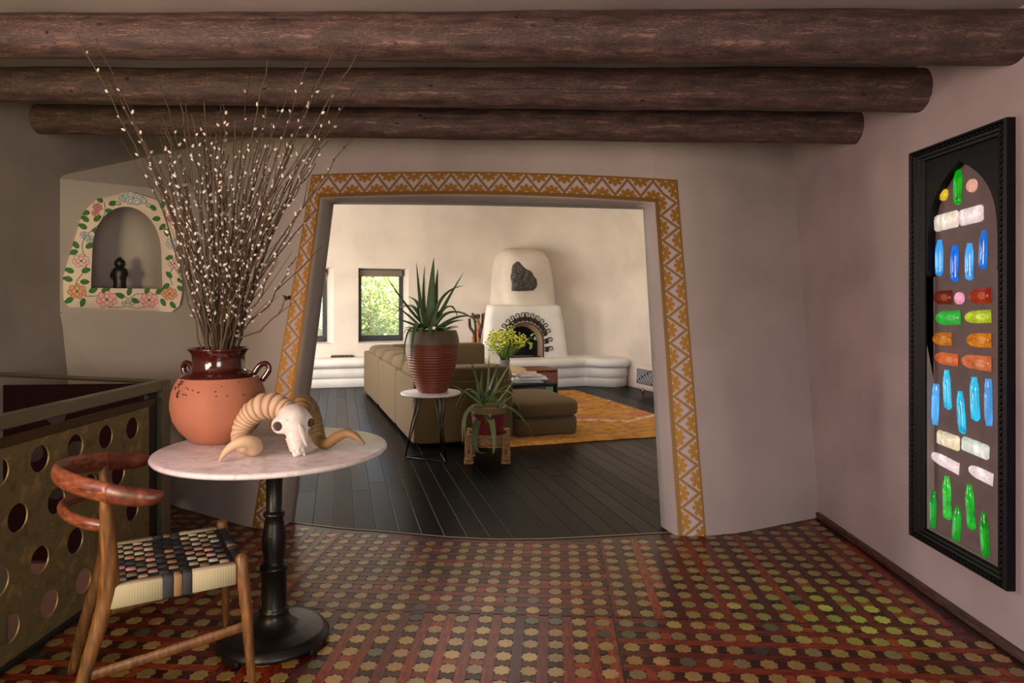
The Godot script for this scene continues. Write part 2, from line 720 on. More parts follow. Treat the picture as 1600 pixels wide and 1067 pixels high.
# a straight wall of thickness th on the side "out", with rectangular openings [s0, s1, h0, h1, (inner s0, s1, h0, h1)]
func wall_rects(st: SurfaceTool, a: Vector2, b: Vector2, h0: float, h1: float, th: float, holes: Array, out: Vector2) -> void:
	var d := (b - a).normalized()
	var total := (b - a).length()
	var o := out * th
	for side in 2:
		var off := Vector2.ZERO if side == 0 else o
		var ss := [0.0, total]
		var hs := [h0, h1]
		var hh := []
		for q in holes:
			var e: Array = q.slice(4, 8) if side == 0 and q.size() > 4 else q.slice(0, 4)
			hh.append(e)
			ss.append_array([e[0], e[1]])
			hs.append_array([e[2], e[3]])
		ss.sort()
		hs.sort()
		for i in ss.size() - 1:
			for j in hs.size() - 1:
				if ss[i + 1] - ss[i] < 1e-5 or hs[j + 1] - hs[j] < 1e-5:
					continue
				var ms: float = (ss[i] + ss[i + 1]) / 2
				var mh: float = (hs[j] + hs[j + 1]) / 2
				var open := false
				for e in hh:
					if ms > e[0] and ms < e[1] and mh > e[2] and mh < e[3]:
						open = true
				if open:
					continue
				var p := []
				for q in [[ss[i], hs[j]], [ss[i + 1], hs[j]], [ss[i + 1], hs[j + 1]], [ss[i], hs[j + 1]]]:
					p.append(g3(a + d * q[0] + off, q[1]))
				var inside := g3(a + d * ms + out * (100.0 if side == 0 else -100.0), mh)
				away(st, p, inside)
	for q in holes:
		var e: Array = q.slice(4, 8) if q.size() > 4 else q.slice(0, 4)
		var mid := Vector3.ZERO
		var ring_i := []
		var ring_o := []
		for k in [[0, 2], [1, 2], [1, 3], [0, 3]]:
			ring_i.append(g3(a + d * e[k[0]], e[k[1]]))
			ring_o.append(g3(a + d * q[k[0]] + o, q[k[1]]))
			mid += ring_i[-1] + ring_o[-1]
		mid /= 8.0
		for k in 4:
			facing(st, [ring_i[k], ring_i[(k + 1) % 4], ring_o[(k + 1) % 4], ring_o[k]], mid)
	for s in [0.0, total]:
		away(st, [g3(a + d * s, h0), g3(a + d * s + o, h0), g3(a + d * s + o, h1), g3(a + d * s, h1)], g3((a + b) / 2, (h0 + h1) / 2))
	for h in [h0, h1]:
		away(st, [g3(a, h), g3(b, h), g3(b + o, h), g3(a + o, h)], g3((a + b) / 2, (h0 + h1) / 2))


# flat print: gold zigzag with palmettes, one repeat
func border_material() -> StandardMaterial3D:
	var n := 160
	var im := Image.create(n, n, false, Image.FORMAT_RGB8)
	var mt := Image.create(n, n, false, Image.FORMAT_RGB8)
	var ground := c(170, 158, 164)
	var gold := c(156, 112, 42)
	var dull := c(132, 104, 62)
	for y in n:
		for x in n:
			var u := (x + 0.5) / n
			var v := 1.0 - (y + 0.5) / n       # 0 at the opening's edge, 1 at the outer edge
			v = (y + 0.5) / n
			var col := ground
			var met := 0.0
			# zigzag between v .2 and .88
			var zz := 0.2 + 0.68 * (1.0 - absf(2.0 * u - 1.0))
			var dz := absf(v - zz) * 0.59
			if dz < 0.045:
				col = dull
				met = 0.5
			if absf(dz - 0.045) < 0.012:
				col = gold
				met = 0.6
			for k in 3:
				# palmettes: on the inner edge under each peak (u .5), on the outer edge between peaks (u 0, 1)
				var cu: float = [0.5, 0.0, 1.0][k]
				var cv: float = [0.15, 0.93, 0.93][k]
				var p := Vector2(u - cu, (v - cv) * (1.0 if k == 0 else -1.0))
				if p.y < -0.02:
					continue
				var inside := p.length() < 0.235
				var vein := false
				for j in 5:
					var an := PI * (0.04 + 0.92 * j / 4.0)
					var lobe := Vector2(cos(an) * 0.275, sin(an) * 0.275)
					if (p - lobe).length() < 0.082:
						inside = true
					var dir := Vector2.from_angle(an + PI * 0.115)
					if p.length() > 0.12 and p.length() < 0.25 and absf(p.cross(dir)) < 0.010 and p.dot(dir) > 0 and j < 4:
						vein = true
				if inside and p.length() > 0.062:
					col = c(146, 92, 26) if vein else gold
					met = 0.6
			if v < 0.16 or v > 0.92:
				col = c(136, 100, 40)
				met = 0.55
				if absf(v - 0.08) < 0.018 and fmod(u * 14.0, 1.0) < 0.6:
					col = c(96, 70, 36)
				if absf(v - 0.145) < 0.015 or absf(v - 0.015) < 0.012:
					col = c(110, 82, 40)
			im.set_pixel(x, y, col)
			mt.set_pixel(x, y, gray(met))
	var m := sm(Color.WHITE, 0.5)
	m.albedo_texture = ImageTexture.create_from_image(im)
	m.metallic = 1.0
	m.metallic_texture = ImageTexture.create_from_image(mt)
	return m


func beams() -> void:
	# [depth, y of the axis at left and right, radius at left and right, x ends]
	var spec := [
		[2.57, 2.325, 2.318, 0.078, 0.101, -2.72, 2.02, "nearest and thickest of the three dark log beams, highest under the ceiling"],
		[3.166, 2.328, 2.305, 0.079, 0.101, -2.72, 2.02, "middle dark log beam with a long drying crack along its lower side"],
		[3.755, 2.325, 2.285, 0.081, 0.091, -2.72, 2.02, "rearmost dark log beam, its rounded left end set in the wall above the niche"],
	]
	for k in 3:
		var s: Array = spec[k]
		var n := FastNoiseLite.new()
		n.seed = 60 + k
		n.frequency = 0.7
		var st := mb()
		var rows := []
		var seg := 120
		var sides := 72
		for i in seg + 1:
			var f := float(i) / seg
			var x: float = lerpf(s[5], s[6], f)
			var r0: float = lerpf(s[3], s[4], (x + 2.4) / 4.3)
			var yc: float = lerpf(s[1], s[2], (x + 2.4) / 4.3) + 0.008 * n.get_noise_1d(x * 1.3)
			var ring := []
			# the crack wanders along the front; angle 0 points at the viewer, negative is downward
			var ca: float = [0.35 - 0.10 * x, -0.42 - 0.09 * x, 0.15 - 0.03 * x][k] + 0.03 * n.get_noise_1d(x * 9.0 + 50.0)
			var deep: float = [0.006, 0.016, 0.005][k] * clampf(1.3 - absf(x - [-1.4, 0.5, -0.1][k]) / [1.3, 1.6, 1.7][k], 0.0, 1.0)
			for j in sides:
				var a := TAU * j / sides
				var r := r0 * (1.0 + 0.03 * n.get_noise_2d(x * 1.2, a * 0.6) + 0.012 * n.get_noise_2d(x * 2.0, 40.0 + 6.0 * sin(a)))
				var da := wrapf(a - ca, -PI, PI)
				r -= deep * exp(-pow(da / 0.05, 2.0))
				ring.append(Vector3(x, yc + r * sin(a), -float(s[0]) + r * cos(a)))
			rows.append(ring)
		loft(st, rows, true, true)
		fan(st, rows[0], Vector3(s[5], s[1], -s[0]))
		fan(st, rows[-1], Vector3(s[6], s[2], -s[0]), true)
		var o := thing("log_beam", s[7], "beam", Vector3(0, s[1], -s[0]), 0.0, "log ceiling beams")
		part("log", st, M.log, o, true)
		var q := RandomNumberGenerator.new()
		q.seed = 5 + k
		for i in 9:
			var x := q.randf_range(-2.2, 1.75)
			var a := q.randf_range(-0.9, 0.7)
			var r0: float = lerpf(s[3], s[4], (x + 2.4) / 4.3) * 1.0
			var yc: float = lerpf(s[1], s[2], (x + 2.4) / 4.3)
			var nrm := Vector3(0, sin(a), cos(a))
			var kn := mb()
			pillow(kn, Transform3D(Basis(Vector3.RIGHT, -a), Vector3(x, yc, -s[0]) + nrm * r0 * 0.99), Vector3(q.randf_range(0.012, 0.026), q.randf_range(0.008, 0.013), 0.008), 1.0, 10, 6)
			part("knot", kn, M.log_knot, o, true)


# where the star parquet ends: at the wall, or in the opening at the curved threshold
func parquet_end(x: float) -> float:
	if x < -1.36 or x > 0.93:
		return front_d(x) + 0.05
	var k := [Vector2(-1.36, 4.11), Vector2(-1.0, 3.99), Vector2(-0.7, 3.925), Vector2(-0.36, 3.84), Vector2(-0.1, 3.80), Vector2(0.2, 3.81), Vector2(0.55, 3.86), Vector2(0.93, 3.92)]
	for i in k.size() - 1:
		if x <= k[i + 1].x:
			return lerpf(k[i].y, k[i + 1].y, (x - k[i].x) / (k[i + 1].x - k[i].x))
	return 3.9


func parquet() -> void:
	var st := mb(true)
	var xs := []
	for i in 75:
		xs.append(-1.82 + 3.72 * i / 74.0)
	for i in xs.size() - 1:
		var a: float = xs[i]
		var b: float = xs[i + 1]
		quad(st, Vector3(a, 0, 2.6), Vector3(b, 0, 2.6), Vector3(b, 0, -parquet_end(b)), Vector3(a, 0, -parquet_end(a)))
	for i in 16:
		var a := -2.62 + 0.8 * i / 16.0
		var b := -2.62 + 0.8 * (i + 1) / 16.0
		quad(st, Vector3(a, 0, -3.5), Vector3(b, 0, -3.5), Vector3(b, 0, -parquet_end(b)), Vector3(a, 0, -parquet_end(a)))
	for q in [[-2.6, -1.82, -2.0, 2.6]]:
		quad(st, Vector3(q[0], 0, q[3]), Vector3(q[1], 0, q[3]), Vector3(q[1], 0, 2.0), Vector3(q[0], 0, 2.0))
	block(st, move(Vector3(0.03, -0.06, 0.0)), Vector3(3.7, 0.1, 5.2))
	var base := tm(c(66, 26, 20), 0.32, 0.0, "grain", Vector3(3, 3, 3))
	base.metallic_specular = 0.4
	var floor_ := struct("floor", st, base, "red brown parquet inlaid with rows of pale eight-pointed stars", "floor")
	# woods for strips, pale stone and brass tones for stars
	var woods := []
	for w in [c(140, 44, 17), c(110, 28, 13), c(166, 66, 24), c(84, 22, 12), c(146, 48, 17), c(122, 36, 18)]:
		var m := tm(w, 0.3, 0.0, "grain", Vector3(5, 22, 22) * 0.35, 0.0, false)
		m.clearcoat_enabled = true
		m.clearcoat = 0.14
		m.clearcoat_roughness = 0.32
		m.metallic_specular = 0.34
		woods.append(m)
	var stones := []
	for w in [c(158, 134, 78), c(142, 120, 70), c(172, 146, 88), c(128, 114, 74), c(150, 122, 64), c(80, 84, 60), c(44, 48, 38)]:
		var m := tm(w, 0.3, 0.15, "mottle", Vector3.ONE * 5.0)
		m.clearcoat_enabled = true
		m.clearcoat = 0.14
		m.clearcoat_roughness = 0.3
		stones.append(m)
	var g := 0.097
	var n := 15
	var ang := 0.06
	var eu := Vector2(cos(ang), -sin(ang))
	var ev := Vector2(sin(ang), cos(ang))
	var org := Vector2(0.425, 2.86)
	var star := star_mesh(0.0335, 0.0026)
	var q := RandomNumberGenerator.new()
	q.seed = 77
	var stars := []
	var chips := mb(true)
	for pu in range(-2, 1):
		for pv in range(-1, 1):
			# pv -1: towards the viewer; pu 0: right of the long seam
			var lengthwise: bool = (pu + pv + 20) % 2 == 0
			for k in n + 1:
				# one long strip between two rows of stars
				var o := org + eu * (pu * n * g) + ev * (pv * n * g)
				var l0 := 0.006
				var l1 := n * g - 0.006
				var w := 0.042
				var off := clampf(k * g, w / 2 + 0.005, n * g - w / 2 - 0.005)
				var a: Vector2
				var d: Vector2
				if lengthwise:
					a = o + eu * off
					d = ev
				else:
					a = o + ev * off
					d = eu
				# trimmed to the room
				var s0 := -1.0
				var s1 := -1.0
				for i in 60:
					var s := lerpf(l0, l1, i / 59.0)
					if room_for(a + d * s, 0.03):
						if s0 < 0:
							s0 = s
						s1 = s
				if s1 - s0 < 0.08:
					continue
				var sb := mb(true)
				block(sb, Transform3D(), Vector3(s1 - s0, 0.0036, w), 0.0008)
				var pc := part("wood_strip", sb, woods[q.randi() % woods.size()], floor_)
				pc.transform = along(d, g3(a + d * (s0 + s1) / 2, 0.0))
			for i in n:
				for j in n:
					var p := org + eu * ((pu * n + i + 0.5) * g) + ev * ((pv * n + j + 0.5) * g)
					if room_for(p, 0.045):
						stars.append([p.y, p, ang + q.randf_range(-0.06, 0.06), q.randi() % 100])
					# dark cross pieces between neighbouring stars of a row
					var cp := p + (ev if lengthwise else eu) * g * 0.5
					if room_for(cp, 0.03):
						chips.set_color([c(66, 18, 13), c(46, 12, 10), c(96, 32, 20), c(132, 52, 24)][q.randi() % 4 if q.randf() > 0.3 else 1].srgb_to_linear())
						block(chips, along(ev if lengthwise else eu, g3(cp, 0.0)), Vector3(0.034, 0.003, 0.054), 0.0006)
	stars.sort_custom(func(a, b): return a[0] < b[0])
	var shown := 0
	var rest := mb(true)
	for s in stars:
		var p: Vector2 = s[1]
		var kind: int = s[3] % 5 if s[3] < 90 else (5 if s[3] < 96 else 6)
		var t := Transform3D(Basis(Vector3.UP, s[2]), g3(p, 0.0))
		if shown < 295 and p.y > 2.3:
			var o := part("star_inlay", star, stones[kind], floor_)
			o.transform = t
			shown += 1
		else:
			rest.append_from(star, 0, t)
	var ro := MeshInstance3D.new()
	ro.name = "star_inlays"
	rest.set_material(stones[1])
	ro.mesh = rest.commit()
	ro.set_meta("kind", "stuff")
	floor_.add_child(ro, true)
	var cm := vm(0.32)
	cm.metallic_specular = 0.4
	var ch := part("cross_pieces", chips, cm, floor_)
	ch.set_meta("kind", "stuff")
	# a worn pale nosing along the threshold
	var ns := mb(true)
	var row_a := []
	var row_b := []
	for i in 40:
		var x := -1.34 + 2.25 * i / 39.0
		row_a.append(Vector3(x, 0.003, -parquet_end(x) + 0.004))
		row_b.append(Vector3(x, 0.003, -parquet_end(x) - 0.012))
	loft(ns, [row_a, row_b])
	var row_c := []
	for p in row_b:
		row_c.append(p + Vector3(0, -0.02, 0))
	loft(ns, [row_b, row_c])
	struct("trim_1", ns, sm(c(150, 128, 104), 0.5), "thin worn strip along the curved threshold between the two floors", "threshold")


func room_for(p: Vector2, m: float) -> bool:
	if p.x > 1.89 - m - 0.02 or p.y < 0.9:
		return false
	if p.y < 3.62 and p.x < -1.84 + m:
		return false
	if p.x < -2.6 + m:
		return false
	for e in [-m, 0.0, m]:
		if p.y + m > parquet_end(clampf(p.x + e, -2.6, 1.9)) - 0.01:
			return false
	return true


func star_mesh(r: float, h: float) -> ArrayMesh:
	var st := mb(true)
	var top := []
	var low := []
	for k in 16:
		var a := TAU * k / 16.0
		var rr := r if k % 2 == 0 else r * 0.80
		top.append(Vector3(rr * cos(a), h, -rr * sin(a)))
		low.append(Vector3(rr * cos(a), -0.001, -rr * sin(a)))
	loft(st, [low, top], true)
	fan(st, top, Vector3(0, h, 0))
	return finish(st)


# ------------------------------------------------------------------ corner niche

func corner_niche() -> void:
	var a := Vector2(-2.63, 3.90)
	var b := Vector2(-2.08, 4.41)
	var over := 0.32          # the face runs on into the leaning front wall
	var d := (b - a).normalized()
	var nrm := Vector2(d.y, -d.x)          # towards the viewer
	var len_ := (b - a).length()
	var org := a + d * len_ / 2
	# pixel on the face plane -> (along, height)
	var on := func(px: float, py: float) -> Vector2:
		var k := (px - 800.0) / F
		# org.x + s d.x = k (org.y + s d.y)
		var s := (k * org.y - org.x) / (d.x - k * d.y)
		var dep := org.y + s * d.y
		return Vector2(s, CAM_H - (py - 473.0) / F * dep)
	var t := along(d, g3(org))
	var o := thing("corner_niche", "plaster corner block with a painted arched niche, left of the branches", "niche", g3(org, 1.27))
	o.set_meta("kind", "structure")
	# the arch, centred
	var base_l: Vector2 = on.call(141, 450)
	var base_r: Vector2 = on.call(252, 451)
	var apex: Vector2 = on.call(203, 324)
	var cx := (base_l.x + base_r.x) / 2
	var hw := (base_r.x - base_l.x) / 2
	var y0 := base_l.y
	var ys := y0 + (apex.y - y0) * 0.42
	var arch := []
	for k in 9:
		arch.append(Vector2(cx - hw + 2 * hw * k / 8.0, y0))
	for k in 5:
		arch.append(Vector2(cx + hw * (1.0 - 0.03 * k / 4.0), lerpf(y0, ys, (k + 1) / 5.0)))
	for k in range(1, 24):
		var an := PI * k / 24.0
		arch.append(Vector2(cx + hw * 0.97 * cos(an), ys + (apex.y - ys) * pow(sin(an), 0.92)))
	for k in 5:
		arch.append(Vector2(cx - hw * (1.0 - 0.03 * (4 - k) / 4.0), lerpf(ys, y0, k / 5.0)))
	var mid := Vector2(cx, y0 + (apex.y - y0) * 0.42)
	# the plaster block: face between the walls, hood above, corbel below
	var bt: float = on.call(180, 288).y
	var bb: float = on.call(180, 488).y
	var outer := PackedVector2Array([Vector2(-len_ / 2, bb), Vector2(len_ / 2 + over, bb), Vector2(len_ / 2 + over, bt), Vector2(-len_ / 2, bt)])
	var st := mb(true)
	var ring_o := []
	var ring_i := []
	for p in arch:
		ring_i.append(t * Vector3(p.x, p.y, 0))
		var q := out_to(mid, p, outer)
		ring_o.append(t * Vector3(q.x, q.y, 0))
	for k in arch.size():
		var k2 := (k + 1) % arch.size()
		away(st, [ring_i[k], ring_o[k], ring_o[k2], ring_i[k2]], t * Vector3(0, 1.6, -1))
	var corner := Vector3(-2.68, 2.62, -5.2)
	var foot := Vector3(-2.62, 0.0, -4.66)
	var cl := t * Vector3(-len_ / 2, bt, 0)
	var cr := t * Vector3(len_ / 2 + over, bt, 0)
	var fl := t * Vector3(-len_ / 2, bb, 0)
	var fr := t * Vector3(len_ / 2 + over, bb, 0)
	var eye := Vector3(0, 1.3, 0)
	var corner_r := Vector3(-1.9, 2.62, -5.2)
	facing(st, [cl, cr, corner_r], Vector3(0, 6, 0))
	facing(st, [cl, corner_r, corner], Vector3(0, 6, 0))
	facing(st, [fl, fr, foot + Vector3(0.45, 0, -0.02)], eye)
	facing(st, [fl, foot + Vector3(0.45, 0, -0.02), foot + Vector3(-0.0, 0, 0.55)], eye)
	part("plaster_block", st, M.plaster, o, true)
	# cavity
	var cv := mb()
	var rows := []
	for s in [[0.022, 1.0, 0.0], [-0.02, 0.985, 0.0], [-0.10, 0.96, 0.0], [-0.18, 0.86, 0.03], [-0.235, 0.6, 0.1], [-0.25, 0.0, 0.2]]:
		var ring := []
		for p in arch:
			var qx: float = cx + (p.x - cx) * s[1]
			var qy: float = p.y
			if p.y > y0 + 0.001:
				qy = y0 + (p.y - y0) * lerpf(1.0, s[1], 0.6)
			ring.append(t * Vector3(qx, qy, s[0]))
		rows.append(ring)
	loft(cv, rows, true, false)
	part("niche_cavity", cv, M.plaster, o, true)
	# the painted surround, a proud plate
	var pl := PackedVector2Array()
	for p in [[152, 311], [201.6, 299.6], [255, 317], [269, 338], [284, 455], [276, 488], [100.6, 480], [98.5, 434.6], [129.5, 331.5]]:
		pl.append(on.call(p[0], p[1]))
	var lo := Vector2(1e9, 1e9)
	var hi := -lo
	for p in pl:
		lo = lo.min(p)
		hi = hi.max(p)
	var ps := mb(true)
	var uvf := func(p: Vector2) -> Vector2: return Vector2((p.x - lo.x) / (hi.x - lo.x), 1.0 - (p.y - lo.y) / (hi.y - lo.y))
	for k in arch.size():
		var k2 := (k + 1) % arch.size()
		var p0: Vector2 = arch[k]
		var p1: Vector2 = arch[k2]
		var o0 := out_to(mid, p0, pl)
		var o1 := out_to(mid, p1, pl)
		var pts := [p0, o0, o1, p1]
		var w := []
		var uv := []
		for p in pts:
			w.append(t * Vector3(p.x, p.y, 0.022))
			uv.append(uvf.call(p))
		quad_uv(ps, w, uv)
		# rim
		var w2 := [t * Vector3(o0.x, o0.y, 0.022), t * Vector3(o0.x * 1.01, o0.y, 0.0), t * Vector3(o1.x * 1.01, o1.y, 0.0), t * Vector3(o1.x, o1.y, 0.022)]
		quad_uv(ps, w2, [uv[1], uv[1], uv[2], uv[2]])
	var m := sm(Color.WHITE, 0.8)
	m.albedo_texture = ImageTexture.create_from_image(flower_print(pl, lo, hi, on))
	part("painted_surround", flip_faces(ps), m, o, true)
	# the dark figurine standing in it
	var sp: Vector2 = on.call(192, 450)
	var fp := t * Vector3(sp.x, y0, -0.07)
	var fg := thing("figurine", "small black seated figurine standing in the painted niche", "figurine", fp)
	var f := mb()
	lathe(f, [[0.034, 0.0], [0.037, 0.012], [0.034, 0.02], [0.035, 0.05], [0.040, 0.085], [0.041, 0.105], [0.034, 0.125], [0.018, 0.134]], 20)
	part("body", f, sm(c(16, 14, 14), 0.45), fg)
	f = mb()
	pillow(f, move(Vector3(0, 0.155, 0)), Vector3(0.058, 0.062, 0.06), 0.9, 16, 10)
	pillow(f, move(Vector3(0, 0.185, 0)), Vector3(0.026, 0.022, 0.026), 1.0, 10, 6)
	for s in [-1, 1]:
		pillow(f, move(Vector3(0.03 * s, 0.152, 0)), Vector3(0.01, 0.028, 0.014), 1.0, 8, 6)
	pillow(f, move(Vector3(0, 0.152, 0.03)), Vector3(0.012, 0.018, 0.012), 1.0, 8, 6)
	part("head", f, sm(c(16, 14, 14), 0.45), fg)
	for s in [-1, 1]:
		f = mb()
		tube(f, spline([Vector3(0.036 * s, 0.112, 0.0), Vector3(0.044 * s, 0.08, 0.012), Vector3(0.02 * s, 0.062, 0.036)], 8), 0.010, 8)
		part("arm", f, sm(c(16, 14, 14), 0.45), fg)


# the point where the ray from mid through p leaves the polygon
func out_to(mid: Vector2, p: Vector2, poly: PackedVector2Array) -> Vector2:
	var dir := (p - mid).normalized()
	var best := p
	for k in poly.size():
		var hit = Geometry2D.segment_intersects_segment(mid, mid + dir * 5.0, poly[k], poly[(k + 1) % poly.size()])
		if hit != null:
			best = hit
	return best


func dab(im: Image, p: Vector2, ra: float, rb: float, ang: float, col: Color, edge = null) -> void:
	var m := int(maxf(ra, rb)) + 2
	for y in range(int(p.y) - m, int(p.y) + m + 1):
		for x in range(int(p.x) - m, int(p.x) + m + 1):
			if x < 0 or y < 0 or x >= im.get_width() or y >= im.get_height():
				continue
			var q := (Vector2(x + 0.5, y + 0.5) - p).rotated(-ang)
			var e := sqrt(pow(q.x / ra, 2) + pow(q.y / rb, 2))
			# leaves narrow to a point
			if e < 1.0:
				im.set_pixel(x, y, edge if edge != null and e > 1.0 - 1.6 / minf(ra, rb) else col)


func stroke(im: Image, pts: Array, w: float, col: Color) -> void:
	var s := spline(pts, 220)
	for p in s:
		dab(im, p, w, w, 0.0, col)


func leaf_dab(im: Image, p: Vector2, ang: float, l := 15.0) -> void:
	var dk := c(18, 58, 26)
	for k in 14:
		var f := k / 13.0
		var w := sin(PI * pow(f, 0.8)) * l * 0.36 + 0.6
		dab(im, p + Vector2.from_angle(ang) * l * (f - 0.1) * 1.3, w + 1.0, w + 1.0, 0.0, dk)
	for k in 14:
		var f := k / 13.0
		var w := sin(PI * pow(f, 0.8)) * l * 0.36 - 0.6
		if w > 0.5:
			dab(im, p + Vector2.from_angle(ang) * l * (f - 0.1) * 1.3, w, w, 0.0, c(52, 112, 50) if k % 3 else c(70, 128, 58))
	stroke(im, [p, p + Vector2.from_angle(ang) * l * 0.6, p + Vector2.from_angle(ang) * l * 1.1], 0.7, dk)


func flower_dab(im: Image, p: Vector2, r: float, col: Color, rim: Color) -> void:
	for k in 7:
		var an := TAU * k / 7.0 + 0.3
		dab(im, p + Vector2.from_angle(an) * r * 0.62 * Vector2(1.15, 0.8), r * 0.42, r * 0.36, an, col, rim)
	for k in 4:
		var an := TAU * k / 4.0
		dab(im, p + Vector2.from_angle(an) * r * 0.3, r * 0.34, r * 0.26, an, col.lightened(0.15), rim)
	dab(im, p, r * 0.16, r * 0.16, 0.0, c(120, 110, 70), c(60, 60, 40))


# flat print: vine with leaves and blossoms round the arch (positions read off the surround, 0..1)
func flower_print(pl: PackedVector2Array, lo: Vector2, hi: Vector2, on: Callable) -> Image:
	var n := 512
	var im := Image.create(n, n, false, Image.FORMAT_RGB8)
	im.fill(c(214, 196, 180))
	# places are measured on the surround in tenths of a 1067 grid covering 220 units of its width
	var w := func(x: float, y: float) -> Vector2:
		var p: Vector2 = on.call(80 + x / 4.85, 280 + y / 4.85)
		return Vector2((p.x - lo.x) / (hi.x - lo.x), 1.0 - (p.y - lo.y) / (hi.y - lo.y)) * n
	var vine := c(70, 84, 52)
	stroke(im, [w.call(395, 180), w.call(400, 250), w.call(360, 340), w.call(290, 400), w.call(235, 470), w.call(235, 550), w.call(270, 620), w.call(240, 700), w.call(190, 770), w.call(180, 810)], 1.6, vine)
	stroke(im, [w.call(250, 885), w.call(330, 885), w.call(420, 875), w.call(520, 865), w.call(575, 905), w.call(640, 870), w.call(720, 870), w.call(830, 870)], 1.4, vine)
	stroke(im, [w.call(830, 220), w.call(850, 290), w.call(885, 380), w.call(910, 470), w.call(930, 560), w.call(930, 650), w.call(890, 720), w.call(910, 800)], 1.6, vine)
	for q in [[375, 170, -2.4], [440, 190, -0.3], [415, 240, 0.2], [275, 255, 3.0], [270, 315, -2.6], [325, 310, -0.6], [255, 370, -2.7], [315, 390, 0.1], [195, 515, -2.3], [265, 515, -0.5], [185, 550, 2.9], [155, 700, -2.8], [235, 698, -0.3], [145, 762, -2.9], [225, 778, 0.0], [290, 850, -0.4], [150, 905, 2.6], [240, 912, 1.9], [385, 848, -0.3], [578, 870, -1.2], [535, 892, -2.7], [610, 912, 0.4], [710, 856, -1.0], [795, 856, -0.5], [830, 915, 1.0], [900, 938, 0.8], [780, 230, -2.6], [828, 215, -1.2], [810, 300, 3.0], [860, 385, 1.3], [850, 350, 2.4], [905, 590, 2.8], [900, 740, -2.4], [955, 760, 0.3], [880, 800, 2.6], [955, 818, 0.5], [945, 540, -0.8], [960, 690, 0.4]]:
		leaf_dab(im, w.call(q[0], q[1]), q[2], 26.0)
	var pink := c(214, 170, 166)
	var deep := c(140, 44, 60)
	for q in [[345, 215, 34, c(200, 140, 150), deep], [330, 260, 28, c(210, 160, 160), deep], [245, 425, 30, c(196, 196, 200), c(70, 90, 120)], [285, 455, 32, c(196, 196, 200), c(70, 90, 120)], [220, 620, 56, c(214, 184, 174), c(150, 80, 80)], [190, 850, 62, c(206, 150, 112), c(130, 70, 40)], [415, 912, 72, pink, c(176, 40, 60)], [735, 915, 68, pink, c(176, 40, 60)], [890, 868, 58, c(206, 150, 112), c(130, 70, 40)], [910, 490, 50, c(196, 190, 196), c(90, 90, 120)], [925, 640, 50, c(214, 184, 174), c(150, 80, 80)], [895, 300, 30, c(206, 150, 160), deep]]:
		flower_dab(im, w.call(q[0], q[1]), q[2] * 0.56, q[3], q[4])
	# scrolls of cloud over the arch and of water under it
	for q in [[540, 150, 30], [575, 135, 36], [615, 120, 40], [655, 140, 38], [690, 165, 30], [590, 165, 34], [640, 172, 34], [730, 200, 20], [500, 185, 20]]:
		dab(im, w.call(q[0], q[1]), q[2] * 0.62, q[2] * 0.46, 0.0, c(186, 192, 192), c(64, 78, 84))
		dab(im, w.call(q[0] + 6, q[1] + 4), q[2] * 0.34, q[2] * 0.24, 0.0, c(206, 204, 198), c(84, 98, 104))
	stroke(im, [w.call(430, 965), w.call(500, 972), w.call(570, 962), w.call(640, 978), w.call(700, 966)], 1.3, c(84, 96, 100))
	for q in [[545, 940, 14], [575, 930, 18], [605, 942, 16]]:
		dab(im, w.call(q[0], q[1]), q[2] * 0.7, q[2] * 0.5, 0.0, c(176, 180, 184), c(64, 74, 84))
	return im


# ------------------------------------------------------------------ bottle window on the right wall

